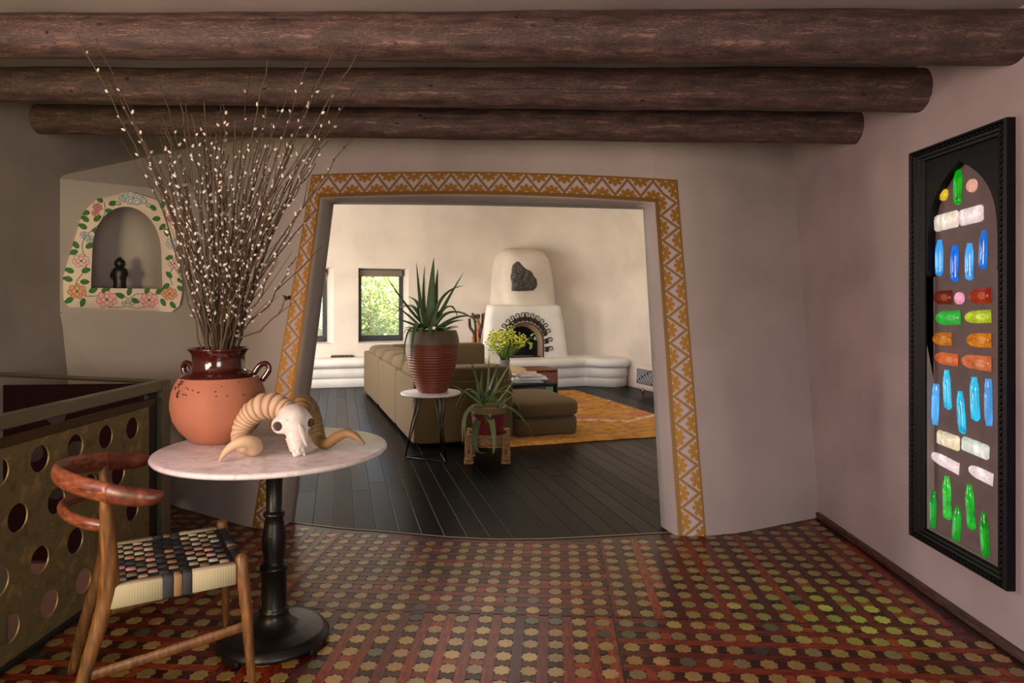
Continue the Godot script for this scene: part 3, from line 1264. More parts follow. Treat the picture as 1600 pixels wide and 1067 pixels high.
func bottle_window() -> void:
	var d0 := 2.562
	var d1 := 3.19
	var h0 := 0.237
	var h1 := 2.017
	var o := thing("bottle_window", "tall black carved frame on the right wall holding coloured glass bottles", "window", Vector3(1.89, h0, -(d0 + d1) / 2))
	# carved moulding: four mitred rails with a stepped profile, and rope beading
	var prof := [[0.0, 0.0], [0.0, 0.034], [0.006, 0.040], [0.014, 0.040], [0.020, 0.034], [0.034, 0.034], [0.040, 0.028], [0.052, 0.026], [0.058, 0.018], [0.072, 0.016], [0.080, 0.008], [0.080, -0.03]]
	var corners := [Vector2(d0, h0), Vector2(d1, h0), Vector2(d1, h1), Vector2(d0, h1)]
	var mid := Vector2((d0 + d1) / 2, (h0 + h1) / 2)
	for k in 4:
		var a: Vector2 = corners[k]
		var b: Vector2 = corners[(k + 1) % 4]
		var rows := [[], []]
		for p in prof:
			var ia: Vector2 = Vector2(signf(mid.x - a.x), signf(mid.y - a.y) * 0.7) * p[0]
			var ib: Vector2 = Vector2(signf(mid.x - b.x), signf(mid.y - b.y) * 0.7) * p[0]
			rows[0].append(Vector3(1.89 - p[1], a.y + ia.y, -(a.x + ia.x)))
			rows[1].append(Vector3(1.89 - p[1], b.y + ib.y, -(b.x + ib.x)))
		var st := mb(true)
		for j in prof.size() - 1:
			facing(st, [rows[0][j], rows[0][j + 1], rows[1][j + 1], rows[1][j]], Vector3(-3.0, (h0 + h1) / 2, -(d0 + d1) / 2))
		var fr := part("frame_rail", st, M.black_wood, o, true)
		var bead := mb()
		var dir: Vector2 = (b - a).normalized()
		var ln := (b - a).length() - 0.05
		var cnt := int(ln / 0.024)
		for j in cnt:
			var p: Vector2 = a + dir * (0.03 + (j + 0.5) * ln / cnt) + Vector2(-dir.y, dir.x) * (0.027 if absf(dir.y) > 0.5 else 0.019)
			var wp := Vector3(1.89 - 0.036, p.y, -p.x)
			var tilt := Vector3(0, dir.y, -dir.x).rotated(Vector3.RIGHT, 0.6)
			tube(bead, [wp - tilt * 0.010, wp, wp + tilt * 0.010], [0.003, 0.0055, 0.003], 6)
		part("rope_beading", bead, M.black_wood, fr, true)
	# black spandrel board with the pointed arch, in front of the plaster that holds the glass
	var xb := 1.885
	var xp := 1.922
	var bl := d0 + 0.078
	var br := d1 - 0.078
	var ht := h1 - 0.054
	var am := (bl + br) / 2 + 0.005
	var apex := Vector2(am, 1.918)
	var arch := []
	for k in 15:
		var f := k / 14.0
		# from the left foot (far side) up to the apex, then down the near side
		arch.append(Vector2(lerpf(br - 0.014, apex.x, pow(f, 4.2)), lerpf(1.46, apex.y, f)))
	for k in range(1, 15):
		var f := 1.0 - k / 14.0
		arch.append(Vector2(lerpf(bl + 0.012, apex.x, pow(f, 4.2)), lerpf(1.46, apex.y, f)))
	var sp := mb(true)
	var upper := []
	for p in arch:
		upper.append(Vector2(lerpf(br, bl, (br - p.x) / (br - bl)), ht))
	var eye := Vector3(-2, 1.3, -2.4)
	for k in arch.size() - 1:
		var q0: Vector2 = arch[k]
		var q1: Vector2 = arch[k + 1]
		var u0: Vector2 = upper[k]
		var u1: Vector2 = upper[k + 1]
		facing(sp, [Vector3(xb, q0.y, -q0.x), Vector3(xb, q1.y, -q1.x), Vector3(xb, u1.y, -u1.x), Vector3(xb, u0.y, -u0.x)], eye)
		facing(sp, [Vector3(xb, q0.y, -q0.x), Vector3(xb, q1.y, -q1.x), Vector3(xp - 0.004, q1.y, -q1.x), Vector3(xp - 0.004, q0.y, -q0.x)], Vector3(xb, 1.5, -am))
	for e in [[arch[0], br], [arch[-1], bl]]:
		var q: Vector2 = e[0]
		facing(sp, [Vector3(xb, q.y, -q.x), Vector3(xb, q.y, -e[1]), Vector3(xb, ht, -e[1]), Vector3(xb, ht, -q.x)], eye)
		facing(sp, [Vector3(xb, q.y, -q.x), Vector3(xb, q.y, -e[1]), Vector3(xp, q.y, -e[1]), Vector3(xp, q.y, -q.x)], Vector3(xb, 0, -am))
		pillow(sp, move(Vector3(xb + 0.02, q.y - 0.006, -lerpf(q.x, e[1], 0.4))), Vector3(0.05, 0.04, absf(q.x - e[1]) * 1.2), 0.8, 10, 6)
	part("pointed_arch_board", sp, M.black_wood, o, true)
	var pn := mb(true)
	block(pn, move(Vector3(xp + 0.02, (h0 + h1) / 2, -(d0 + d1) / 2)), Vector3(0.04, h1 - h0 - 0.105, d1 - d0 - 0.13))
	part("plaster_panel", pn, tm(c(112, 98, 94), 0.8, 0.0, "mottle", Vector3.ONE * 2.0), o, true)
	# bottles, each at its pixel on the panel: [kind, x0, y0, x1, y1, width, red, green, blue]
	var list := [
		["bottle", 1498, 265, 1498, 320, 16, 8, 150, 16], ["disc", 1475.8, 304, 1475.8, 304, 13, 196, 176, 44], ["disc", 1520.6, 290, 1520.6, 290, 14, 206, 160, 140],
		["jar", 1463, 350, 1498, 341, 25, 206, 200, 184], ["jar", 1502, 341, 1537, 332, 25, 214, 200, 200],
		["bottle", 1469, 375, 1469, 431, 15, 52, 150, 226], ["bottle", 1493, 383, 1493, 440, 15, 8, 98, 206], ["bottle", 1516, 380, 1516, 438, 15, 66, 160, 232], ["bottle", 1539, 360, 1537, 421, 14, 24, 108, 200],
		["stub", 1488, 464.5, 1461, 464.5, 23, 92, 26, 12], ["disc", 1501, 466, 1501, 466, 13, 208, 150, 172], ["stub", 1548, 461, 1516, 464, 25, 128, 36, 10],
		["stub", 1501, 496, 1463, 497, 23, 40, 156, 52], ["stub", 1549, 494, 1509, 496, 21, 150, 172, 40],
		["stub", 1487, 530, 1459, 529, 21, 160, 96, 22], ["stub", 1549, 532, 1512, 531, 23, 176, 106, 20],
		["stub", 1497, 563, 1462, 558, 20, 178, 92, 48], ["stub", 1549, 569, 1504, 563, 24, 176, 96, 56],
		["bottle", 1480, 578, 1483, 640, 14, 48, 176, 214], ["flask", 1464, 600, 1462, 663, 14, 76, 156, 222], ["bottle", 1501, 611, 1506, 678, 14, 32, 172, 214],
		["bottle", 1523, 589, 1526, 658, 17, 44, 176, 216], ["flask", 1546, 592, 1547, 665, 12, 70, 150, 220],
		["jar", 1467, 682, 1500, 694, 22, 200, 190, 160], ["jar", 1506, 692, 1546, 708, 22, 190, 200, 190],
		["stub", 1499, 733, 1455, 710, 19, 214, 202, 204], ["stub", 1552, 750, 1515, 732, 20, 214, 202, 204],
		["bottle", 1460, 766, 1458, 826, 13, 18, 130, 40], ["bottle", 1480, 744, 1482, 812, 17, 40, 166, 50], ["bottle", 1498, 792, 1495, 845, 16, 20, 136, 34], ["bottle", 1515, 757, 1520, 828, 16, 24, 156, 40], ["bottle", 1538, 800, 1542, 871, 14, 14, 132, 24],
	]
	var on := func(px: float, py: float) -> Vector3:
		var d := xp * F / (px - 800.0)
		return Vector3(xp, CAM_H - (py - 473.0) / F * d, -d)
	for e in list:
		var col := c(e[6], e[7], e[8])
		var m := sm(col, 0.12)
		m.emission_enabled = true
		m.emission = col
		m.emission_energy_multiplier = 1.15
		m.emission_operator = BaseMaterial3D.EMISSION_OP_MULTIPLY
		m.emission_texture = T.glass
		m.uv1_triplanar = true
		m.uv1_world_triplanar = true
		m.uv1_scale = Vector3(6, 3, 8) if e[0] != "stub" else Vector3(6, 8, 4)
		var m2: StandardMaterial3D = m.duplicate()
		m2.emission = col.lightened(0.14)
		m2.albedo_color = col.lightened(0.14)
		var p0: Vector3 = on.call(e[1], e[2])
		var p1: Vector3 = on.call(e[3], e[4])
		var r: float = e[5] / 2.0 / F * -p0.z
		var st := mb()
		var nm: String = {"bottle": "glass_bottle", "disc": "glass_disc", "jar": "glass_jar", "stub": "glass_stub", "flask": "glass_flask"}[e[0]]
		match e[0]:
			"disc":
				# a round bottle base: rings pressed in the glass
				var ax := p0
				for k in 3:
					var rows := []
					var rr: float = [1.0, 0.7, 0.36][k]
					for s in [[1.0, 0.0], [0.98, 0.010], [0.8, 0.015], [0.0, 0.016]]:
						var ring := []
						for j in 20:
							var an := TAU * j / 20
							ring.append(ax + Vector3(-s[1] - 0.002 * k, sin(an) * r * 1.5 * rr * s[0], -cos(an) * r * 1.5 * rr * s[0]))
						rows.append(ring)
					loft(st, rows, true)
				part(nm, st, m, o, true)
			"jar":
				var dir := (p1 - p0).normalized()
				var up := dir.cross(Vector3.RIGHT).normalized()
				var t := Transform3D(Basis(dir, up, dir.cross(up)), (p0 + p1) / 2)
				block(st, t, Vector3((p1 - p0).length(), r * 2, 0.03), 0.008)
				var g := part(nm, st, m, o, true)
				var s2 := mb()
				block(s2, t.translated_local(Vector3(0, 0, 0.0)), Vector3((p1 - p0).length() * 0.7, r * 1.4, 0.036), 0.008)
				part("pressed_face", s2, m2, g, true)
			_:
				var n := 16
				var pts := []
				var rad := []
				for k in n + 1:
					var f := float(k) / n
					var w := 1.0
					if e[0] == "bottle":
						w = 0.62 + 0.38 * smoothstep(0.02, 0.26, f) if f < 0.26 else (1.0 if f < 0.92 else sqrt(maxf(0.0, 1.0 - pow((f - 0.92) / 0.085, 2))))
						w = maxf(w, 0.2)
					elif e[0] == "stub":
						w = 1.0 if f < 0.6 else sqrt(maxf(0.02, 1.0 - pow((f - 0.6) / 0.42, 2)))
						w *= 1.0 + 0.03 * cos(f * 40.0)
					else:
						w = 1.0 if f > 0.08 and f < 0.92 else 0.85
					pts.append(p0.lerp(p1, f))
					rad.append(Vector2(0.018 * w, r * w) if absf(e[1] - e[3]) > absf(e[2] - e[4]) else Vector2(r * w, 0.018 * w))
				if absf(e[1] - e[3]) > absf(e[2] - e[4]):
					tube(st, pts, rad, 14, true, Vector3.UP)
				else:
					tube(st, pts, rad, 14, true, Vector3.LEFT)
				var g := part(nm, st, m, o, true)
				# the thicker, paler lens of the glass facing the room
				var s2 := mb()
				var q0 := p0.lerp(p1, 0.28 if e[0] != "stub" else 0.05) + Vector3(-0.011, 0, 0)
				var q1 := p0.lerp(p1, 0.86 if e[0] != "stub" else 0.42) + Vector3(-0.011, 0, 0)
				var pp := []
				var r2 := []
				for k in 15:
					pp.append(q0.lerp(q1, k / 14.0))
					var w2 := 0.55 * sqrt(maxf(0.01, 1.0 - pow(k / 7.0 - 1.0, 4)))
					r2.append(Vector2(0.010, r * w2) if absf(e[1] - e[3]) > absf(e[2] - e[4]) else Vector2(r * w2, 0.010))
				tube(s2, pp, r2, 12, true, Vector3.UP if absf(e[1] - e[3]) > absf(e[2] - e[4]) else Vector3.LEFT)
				part("glass_lens", s2, m2, g, true)
	# daylight that comes through the green glass onto the floor
	var gl := SpotLight3D.new()
	gl.name = "bottle_window_light"
	gl.light_color = Color(0.55, 1.0, 0.2)
	gl.light_energy = 0.6
	gl.light_size = 0.2
	gl.spot_angle = 34.0
	gl.spot_angle_attenuation = 1.0
	gl.spot_range = 12.0
	gl.shadow_enabled = true
	add_child(gl, true)
	gl.look_at_from_position(Vector3(1.84, 0.62, -2.74), Vector3(1.36, 0.0, -2.92), Vector3.UP)


# ------------------------------------------------------------------ parapet of the stairwell

func pierced(st: SurfaceTool, a: Vector2, d: Vector2, total: float, h0: float, h1: float, th: float, rows: Array, first: Array, step: float, r: float) -> void:
	# a sheet from a along d with rows of round holes (row heights, first hole of each row)
	var bounds := [h0]
	for k in rows.size() - 1:
		bounds.append((rows[k] + rows[k + 1]) / 2)
	bounds.append(h1)
	var n := Vector2(d.y, -d.x)
	var P := func(s: float, h: float, side: int) -> Vector3: return g3(a + d * s + n * th * (0.5 - side), h)
	for k in rows.size():
		var lo: float = bounds[k]
		var hi: float = bounds[k + 1]
		var cuts := [0.0]
		var s: float = first[k]
		while s + step / 2 <= total + 0.001:
			cuts.append(s)
			s += step
		var prev := 0.0
		for q in cuts.size():
			var centre: float = cuts[q]
			var c0 := centre - step / 2
			var c1 := centre + step / 2
			if q == 0 or c0 < -0.001:
				continue
			if c0 - prev > 0.001:
				for side in 2:
					away(st, [P.call(prev, lo, side), P.call(c0, lo, side), P.call(c0, hi, side), P.call(prev, hi, side)], P.call((prev + c0) / 2, (lo + hi) / 2, 1 - side))
			var m := 28
			for j in m:
				var e := []
				for jj in [j, j + 1]:
					var an: float = TAU * jj / m
					var hx := cos(an)
					var hy := sin(an)
					var ex := (step / 2) / maxf(absf(hx), 1e-6)
					var ey: float = ((hi - rows[k]) if hy > 0 else (rows[k] - lo)) / maxf(absf(hy), 1e-6)
					var far := minf(ex, ey)
					e.append([Vector2(centre + hx * r, rows[k] + hy * r), Vector2(centre + hx * far, rows[k] + hy * far)])
				# keep the corner of the cell when the two rays leave by different sides
				var pts := [e[0][0], e[0][1]]
				var o0: Vector2 = e[0][1]
				var o1: Vector2 = e[1][1]
				if absf(o0.x - o1.x) > 1e-5 and absf(o0.y - o1.y) > 1e-5:
					var cx := c1 if o0.x + o1.x > 2 * centre else c0
					var cy := hi if o0.y + o1.y > 2 * rows[k] else lo
					pts.append(Vector2(cx, cy))
				pts.append(o1)
				pts.append(e[1][0])
				for side in 2:
					var w := []
					for p in pts:
						w.append(P.call(p.x, p.y, side))
					away(st, w, P.call(centre, rows[k], 1 - side))
				facing(st, [P.call(e[0][0].x, e[0][0].y, 0), P.call(e[1][0].x, e[1][0].y, 0), P.call(e[1][0].x, e[1][0].y, 1), P.call(e[0][0].x, e[0][0].y, 1)], P.call(centre, rows[k], 0))
			prev = c1
		if total - prev > 0.001:
			for side in 2:
				away(st, [P.call(prev, lo, side), P.call(total, lo, side), P.call(total, hi, side), P.call(prev, hi, side)], P.call((prev + total) / 2, (lo + hi) / 2, 1 - side))


func parapet() -> void:
	var o := thing("stair_parapet", "brass parapet panel pierced with round holes, steel rail on top, beside the chair", "parapet", Vector3(-1.82, 0, -2.0))
	var st := mb(true)
	# starts near the viewer at depth 0.6; holes every 0.2135
	var a := Vector2(-1.82, 0.6)
	var rows := [0.14, 0.33, 0.53, 0.72]
	var first := [0.1615, 0.108, 0.2035, 0.108]
	pierced(st, a, Vector2(0, 1), 2.82, 0.02, 0.80, 0.006, rows, first, 0.2135, 0.052)
	part("pierced_panel", st, M.brass, o, true)
	st = mb(true)
	block(st, move(Vector3(-1.812, 0.822, -2.02)), Vector3(0.02, 0.034, 2.86), 0.002)
	part("cover_strip", st, tm(c(150, 128, 92), 0.45, 0.5, "brass", Vector3.ONE * 2.0), o, true)
	st = mb(true)
	block(st, move(Vector3(-1.82, 0.895, -2.02)), Vector3(0.06, 0.05, 2.96), 0.004)
	part("top_rail", st, M.steel, o, true)
	st = mb(true)
	block(st, move(Vector3(-1.82, 0.46, -3.535)), Vector3(0.07, 0.92, 0.075), 0.004)
	part("corner_post", st, M.steel, o, true)
	st = mb(true)
	block(st, move(Vector3(-1.83, 0.43, -3.455)), Vector3(0.03, 0.86, 0.07), 0.003)
	part("shadow_channel", st, M.steel_dark, o, true)
	st = mb(true)
	block(st, move(Vector3(-1.82, 0.012, -2.0)), Vector3(0.03, 0.024, 2.9), 0.002)
	part("foot_strip", st, M.steel_dark, o, true)
	# the far side
	var b := thing("stair_parapet", "far side of the stairwell parapet, dark inside, below the painted niche", "parapet", Vector3(-2.2, 0, -3.54))
	st = mb(true)
	var bd := Vector2(-0.995, -0.1)
	var a2 := Vector2(-1.86, 3.56)
	pierced(st, a2, bd.normalized(), 0.74, 0.02, 0.90, 0.006, [0.165, 0.36, 0.555, 0.745], [0.255, 0.49, 0.385, 0.49], 0.2135, 0.052)
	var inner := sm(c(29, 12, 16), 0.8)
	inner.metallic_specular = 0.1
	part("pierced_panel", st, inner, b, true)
	st = mb(true)
	var p0 := Vector3(-1.85, 0.910, -3.55)
	var p1 := Vector3(-2.60, 0.955, -3.475)
	tube(st, [p0, p1], Vector2(0.026, 0.012), 4, true, Vector3(0, 1, 0.0))
	part("top_rail", st, M.steel, b, true)
	st = mb(true)
	block(st, along(bd, g3(Vector2(-2.2, 3.525), 0.87)), Vector3(0.74, 0.05, 0.02), 0.002)
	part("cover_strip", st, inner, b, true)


# ------------------------------------------------------------------ table, jar, branches, skull

const TABLE := Vector3(-0.93, 0.757, -2.67)

func bistro_table() -> void:
	var o := thing("bistro_table", "round white marble cafe table on a black cast iron pedestal", "table", Vector3(TABLE.x, 0, TABLE.z))
	var st := mb()
	lathe(st, [[0.0, 0.735], [0.415, 0.735], [0.430, 0.737], [0.436, 0.745], [0.432, 0.754], [0.424, 0.757], [0.0, 0.757]], 96, Vector3.ZERO, false, false)
	part("tabletop", st, M.marble, o)
	st = mb()
	lathe(st, [[0.13, 0.735], [0.13, 0.725], [0.06, 0.715], [0.031, 0.69], [0.030, 0.51], [0.032, 0.508], [0.040, 0.503], [0.042, 0.496], [0.040, 0.489], [0.034, 0.484], [0.037, 0.46], [0.044, 0.42], [0.046, 0.395], [0.043, 0.35], [0.037, 0.31], [0.038, 0.303], [0.052, 0.297], [0.055, 0.289], [0.052, 0.281], [0.047, 0.276], [0.048, 0.14], [0.050, 0.133], [0.056, 0.127], [0.056, 0.119], [0.053, 0.113], [0.058, 0.098], [0.070, 0.078], [0.092, 0.062], [0.115, 0.056]], 48, Vector3.ZERO, false, false)
	part("column", flip(st), M.iron, o)
	st = mb()
	lathe(st, [[0.203, 0.008], [0.210, 0.014], [0.210, 0.024], [0.200, 0.032], [0.196, 0.042], [0.18, 0.048], [0.10, 0.057]], 64, Vector3.ZERO, true, false)
	var base := part("base", st, M.iron, o)
	for k in 4:
		var f := mb(true)
		var an := PI / 4 + 0.35 + PI / 2 * k
		block(f, turned(an, Vector3(0.195 * cos(an), 0.012, -0.195 * sin(an))), Vector3(0.05, 0.024, 0.07), 0.006)
		part("foot", f, M.iron, base)


func flip(st: SurfaceTool) -> SurfaceTool:
	var a := st.commit_to_arrays()
	var v: PackedVector3Array = a[Mesh.ARRAY_VERTEX]
	var o := mb()
	for k in range(0, v.size(), 3):
		o.add_vertex(v[k])
		o.add_vertex(v[k + 2])
		o.add_vertex(v[k + 1])
	return o


const JAR := Vector3(-1.193, 0.757, -2.78)

func jar_and_branches() -> void:
	var o := thing("terracotta_jar", "round terracotta jar with dark brown glazed neck and two loop handles on the marble table", "jar", JAR)
	var st := mb()
	lathe(st, [[0.085, 0.0], [0.094, 0.003], [0.118, 0.02], [0.150, 0.055], [0.172, 0.095], [0.182, 0.14], [0.182, 0.168], [0.176, 0.205], [0.163, 0.24], [0.148, 0.264]], 64, Vector3.ZERO, true, false)
	part("body", st, M.clay, o)
	st = mb()
	lathe(st, [[0.1485, 0.262], [0.140, 0.274], [0.120, 0.285], [0.106, 0.291], [0.101, 0.30], [0.1005, 0.33], [0.102, 0.355], [0.110, 0.368], [0.118, 0.374], [0.119, 0.379], [0.112, 0.381], [0.100, 0.374], [0.093, 0.35], [0.092, 0.29], [0.13, 0.25], [0.16, 0.15], [0.12, 0.03], [0.0, 0.02]], 64, Vector3.ZERO, false, false)
	part("glazed_neck", st, M.glaze, o)
	for k in 3:
		var an: float = [2.75, 0.18, -1.9][k] if k < 2 else 1.5
		var d := Vector3(cos(an), 0, -sin(an))
		st = mb()
		tube(st, spline([d * 0.135 + Vector3(0, 0.272, 0), d * 0.158 + Vector3(0, 0.305, 0), d * 0.185 + Vector3(0, 0.312, 0), d * 0.194 + Vector3(0, 0.285, 0), d * 0.166 + Vector3(0, 0.243, 0)], 16), 0.0115, 12)
		part("handle", st, M.glaze, o)
	# glaze drips and specks
	var q := RandomNumberGenerator.new()
	q.seed = 9
	for k in 22:
		var an := q.randf_range(-2.6, -0.5) if k > 5 else -2.25 + q.randf_range(-0.12, 0.12)
		var h := q.randf_range(0.20, 0.255)
		var r := jar_radius(h)
		st = mb()
		var big := q.randf_range(0.003, 0.007) if k > 5 else q.randf_range(0.006, 0.011)
		pillow(st, turned(an + PI / 2, Vector3(r * cos(an), h, -r * sin(an))), Vector3(big * 1.5, big * (1.3 if k > 5 else 2.4), 0.005), 1.0, 8, 6)
		part("glaze_spot", st, M.glaze, o)
	# branches: tip pixel and depth, then how strongly the stem bows outward
	var tips := [[118, 51, 2.36], [151, 59, 2.40], [173, 123, 2.95], [252, 132, 2.85], [217, 228, 3.0], [311, 172, 3.0], [280, 162, 2.6], [346, 157, 2.9], [392, 113, 2.95], [419, 94, 2.40], [483, 96, 2.42], [524, 70, 2.38], [560, 83, 2.40], [553, 140, 2.9], [531, 140, 2.6], [554, 214, 2.7], [451, 140, 2.5], [492, 133, 3.0], [529, 184, 2.85], [506, 120, 2.9], [463, 401, 2.7], [449, 466, 2.65], [436, 386, 2.6], [492, 328, 2.85], [368, 186, 2.6], [336, 201, 2.9], [400, 181, 2.8], [436, 157, 3.0], [324, 186, 2.7], [262, 250, 2.95], [186, 150, 2.7], [208, 190, 2.6], [240, 235, 2.75], [300, 230, 2.55], [470, 180, 2.7], [510, 220, 2.6], [480, 235, 2.95], [412, 215, 2.6], [355, 240, 2.75], [378, 250, 3.0]]
	var q2 := RandomNumberGenerator.new()
	q2.seed = 31
	for k in 46:
		var ang := q2.randf_range(-0.42, 0.62)
		var len_ := q2.randf_range(190, 400)
		tips.append([345 + sin(ang) * len_ * 0.85, 545 - cos(ang) * len_, 2.78 + q2.randf_range(-0.32, 0.34)])
	for k in tips.size():
		var e: Array = tips[k]
		var tip := at(e[0], e[1], e[2])
		var side := Vector2(tip.x - JAR.x, tip.z - JAR.z)
		var reach := clampf(side.length() / 0.6, 0.0, 1.0)
		var off := side.normalized() * 0.070 * clampf(reach + q2.randf_range(-0.25, 0.25), 0.15, 1.0)
		off = off.rotated(q2.randf_range(-0.5, 0.5))
		var neck := JAR + Vector3(off.x, 0.375, off.y)
		var root := JAR + Vector3(-off.x * 0.6, 0.06, -off.y * 0.6)
		var bow := q2.randf_range(0.30, 0.5)
		var p1 := neck.lerp(tip, 0.45) + Vector3(0, (tip.y - neck.y) * 0.06, 0) - Vector3(side.x, 0, side.y) * (0.16 * bow)
		if k == 20 or k == 21 or k == 22:
			p1 = neck.lerp(tip, 0.5) + Vector3(0.02, -0.02, 0)
		var pts := spline([root, neck, p1, tip], 22)
		var n := FastNoiseLite.new()
		n.seed = k
		n.frequency = 3.0
		for i in range(8, pts.size()):
			pts[i] += Vector3(n.get_noise_1d(i * 0.12), n.get_noise_1d(i * 0.12 + 30.0) * 0.4, n.get_noise_1d(i * 0.12 + 60.0)) * 0.02
		var rad := []
		var thick := q2.randf_range(0.0042, 0.0064)
		for i in pts.size():
			rad.append(lerpf(thick, 0.0019, pow(float(i) / (pts.size() - 1), 0.9)))
		var label := "slender brown pussy willow branch with silvery catkins, one of the bunch in the terracotta jar"
		var group := "pussy willow branches in the jar"
		if k == 0:
			label = "willow branch leaning farthest to the left, its bare tip crossing the nearest beam"
		elif k == 21:
			label = "low thin branch ending in a dark dried bud beside the painted border"
		elif k == 15:
			label = "willow branch leaning farthest to the right, its tip above the painted border's corner"
		elif k % 3 == 0:
			label = "olive green stemmed pussy willow branch with silvery catkins, among the bunch in the terracotta jar"
			group = "olive stemmed willow branches in the jar"
		var b := thing("willow_branch", label, "branch", neck, 0.0, group)
		var stem := mb()
		tube(stem, pts, rad, 5, true)
		# side shoots
		for s in q2.randi_range(1, 3):
			var i := q2.randi_range(9, 17)
			var d: Vector3 = (pts[i + 1] - pts[i]).normalized()
			var sd := (d + Vector3(q2.randf_range(-0.5, 0.5), 0.1, q2.randf_range(-0.5, 0.5))).normalized()
			var l := q2.randf_range(0.06, 0.22)
			tube(stem, [pts[i], pts[i] + sd * l * 0.5 + d * 0.01, pts[i] + sd * l + d * l * 0.25], [0.0019, 0.0015, 0.0009], 4, true)
		part("stem", stem, M.twig if k % 3 else M.twig_green, b, true)
		var ck := mb()
		var first := 0.42 if k < 40 else 0.5
		if k == 21:
			first = 2.0
			var bud := mb()
			pillow(bud, move(tip), Vector3(0.03, 0.012, 0.02), 1.0, 8, 6)
			for s in 6:
				tube(bud, [tip, tip + Vector3(cos(s) * 0.02, 0.012, sin(s) * 0.02)], [0.003, 0.001], 4)
			part("dried_bud", bud, M.steel_dark, b, true)
		var f := first
		var any := false
		while f < 0.96:
			any = true
			var i := int(f * (pts.size() - 1))
			var d: Vector3 = (pts[i + 1] - pts[i]).normalized()
			var p: Vector3 = pts[i].lerp(pts[i + 1], f * (pts.size() - 1) - i)
			var an := q2.randf() * TAU
			var perp := d.cross(Vector3(cos(an), 0.2, sin(an))).normalized()
			var dir := (d * 1.1 + perp).normalized()
			var big := q2.randf_range(0.75, 1.15)
			ck.set_color(c(66, 48, 38).srgb_to_linear())
			tube(ck, [p, p + dir * 0.006 * big, p + dir * 0.009 * big], [0.0022 * big, 0.0036 * big, 0.003 * big], 5)
			if q2.randf() < (0.95 if f < 0.9 else 0.4):
				ck.set_color((c(206, 200, 190) if q2.randf() < 0.7 else c(168, 160, 150)).srgb_to_linear())
				tube(ck, [p + dir * 0.005 * big, p + dir * 0.009 * big, p + dir * 0.015 * big, p + dir * 0.019 * big, p + dir * 0.021 * big], [0.003 * big, 0.0050 * big, 0.0046 * big, 0.0028 * big, 0.0006], 7)
			f += q2.randf_range(0.022, 0.05)
		if any:
			var cko := part("catkins", ck, M.catkin, b, true)
			cko.set_meta("kind", "stuff")


func jar_radius(h: float) -> float:
	var pr := [[0.182, 0.14], [0.182, 0.168], [0.176, 0.205], [0.163, 0.24], [0.148, 0.264]]
	for i in pr.size() - 1:
		if h <= pr[i + 1][1]:
			return lerpf(pr[i][0], pr[i + 1][0], (h - pr[i][1]) / (pr[i + 1][1] - pr[i][1]))
	return 0.148


func smin(a: float, b: float, k: float) -> float:
	var h := clampf(0.5 + 0.5 * (b - a) / k, 0.0, 1.0)
	return lerpf(b, a, h) - k * h * (1.0 - h)


func ell(p: Vector3, mid: Vector3, r: Vector3) -> float:
	var q := (p - mid) / r
	var k := q.length()
	return (k - 1.0) * minf(r.x, minf(r.y, r.z)) if k > 0.0001 else -minf(r.x, minf(r.y, r.z))


func cap(p: Vector3, a: Vector3, b: Vector3, ra: float, rb: float) -> float:
	var t := clampf((p - a).dot(b - a) / (b - a).length_squared(), 0.0, 1.0)
	return (p - a.lerp(b, t)).length() - lerpf(ra, rb, t)


func skull_field(p: Vector3) -> float:
	var d := ell(p, Vector3(0.004, 0.052, -0.030), Vector3(0.058, 0.040, 0.060))
	d = smin(d, ell(p, Vector3(-0.046, 0.014, 0.0), Vector3(0.034, 0.036, 0.034)), 0.018)
	d = smin(d, ell(p, Vector3(0.052, 0.018, -0.012), Vector3(0.030, 0.036, 0.034)), 0.018)
	d = smin(d, cap(p, Vector3(0.004, 0.030, 0.004), Vector3(0.010, -0.045, 0.036), 0.046, 0.031), 0.02)
	d = smin(d, cap(p, Vector3(0.010, -0.040, 0.034), Vector3(0.016, -0.088, 0.052), 0.030, 0.017), 0.014)
	d = smin(d, cap(p, Vector3(0.000, -0.075, 0.052), Vector3(0.002, -0.099, 0.058), 0.012, 0.008), 0.008)
	d = smin(d, cap(p, Vector3(0.030, -0.070, 0.046), Vector3(0.040, -0.104, 0.050), 0.011, 0.006), 0.008)
	d = smin(d, cap(p, Vector3(0.045, 0.000, 0.0), Vector3(0.048, -0.075, 0.022), 0.016, 0.009), 0.008)
	# eye sockets and nose
	d = maxf(d, -ell(p, Vector3(-0.060, 0.010, 0.030), Vector3(0.021, 0.023, 0.034)))
	d = maxf(d, -ell(p, Vector3(0.078, 0.014, 0.014), Vector3(0.022, 0.022, 0.030)))
	d = maxf(d, -ell(p, Vector3(0.004, -0.083, 0.074), Vector3(0.007, 0.006, 0.014)))
	d = maxf(d, -ell(p, Vector3(0.026, -0.080, 0.070), Vector3(0.007, 0.008, 0.014)))
	d = maxf(d, -ell(p, Vector3(-0.022, 0.036, 0.042), Vector3(0.004, 0.004, 0.012)))
	d = maxf(d, -cap(p, Vector3(0.026, 0.010, 0.050), Vector3(0.040, -0.06, 0.062), 0.0025, 0.003))
	return d


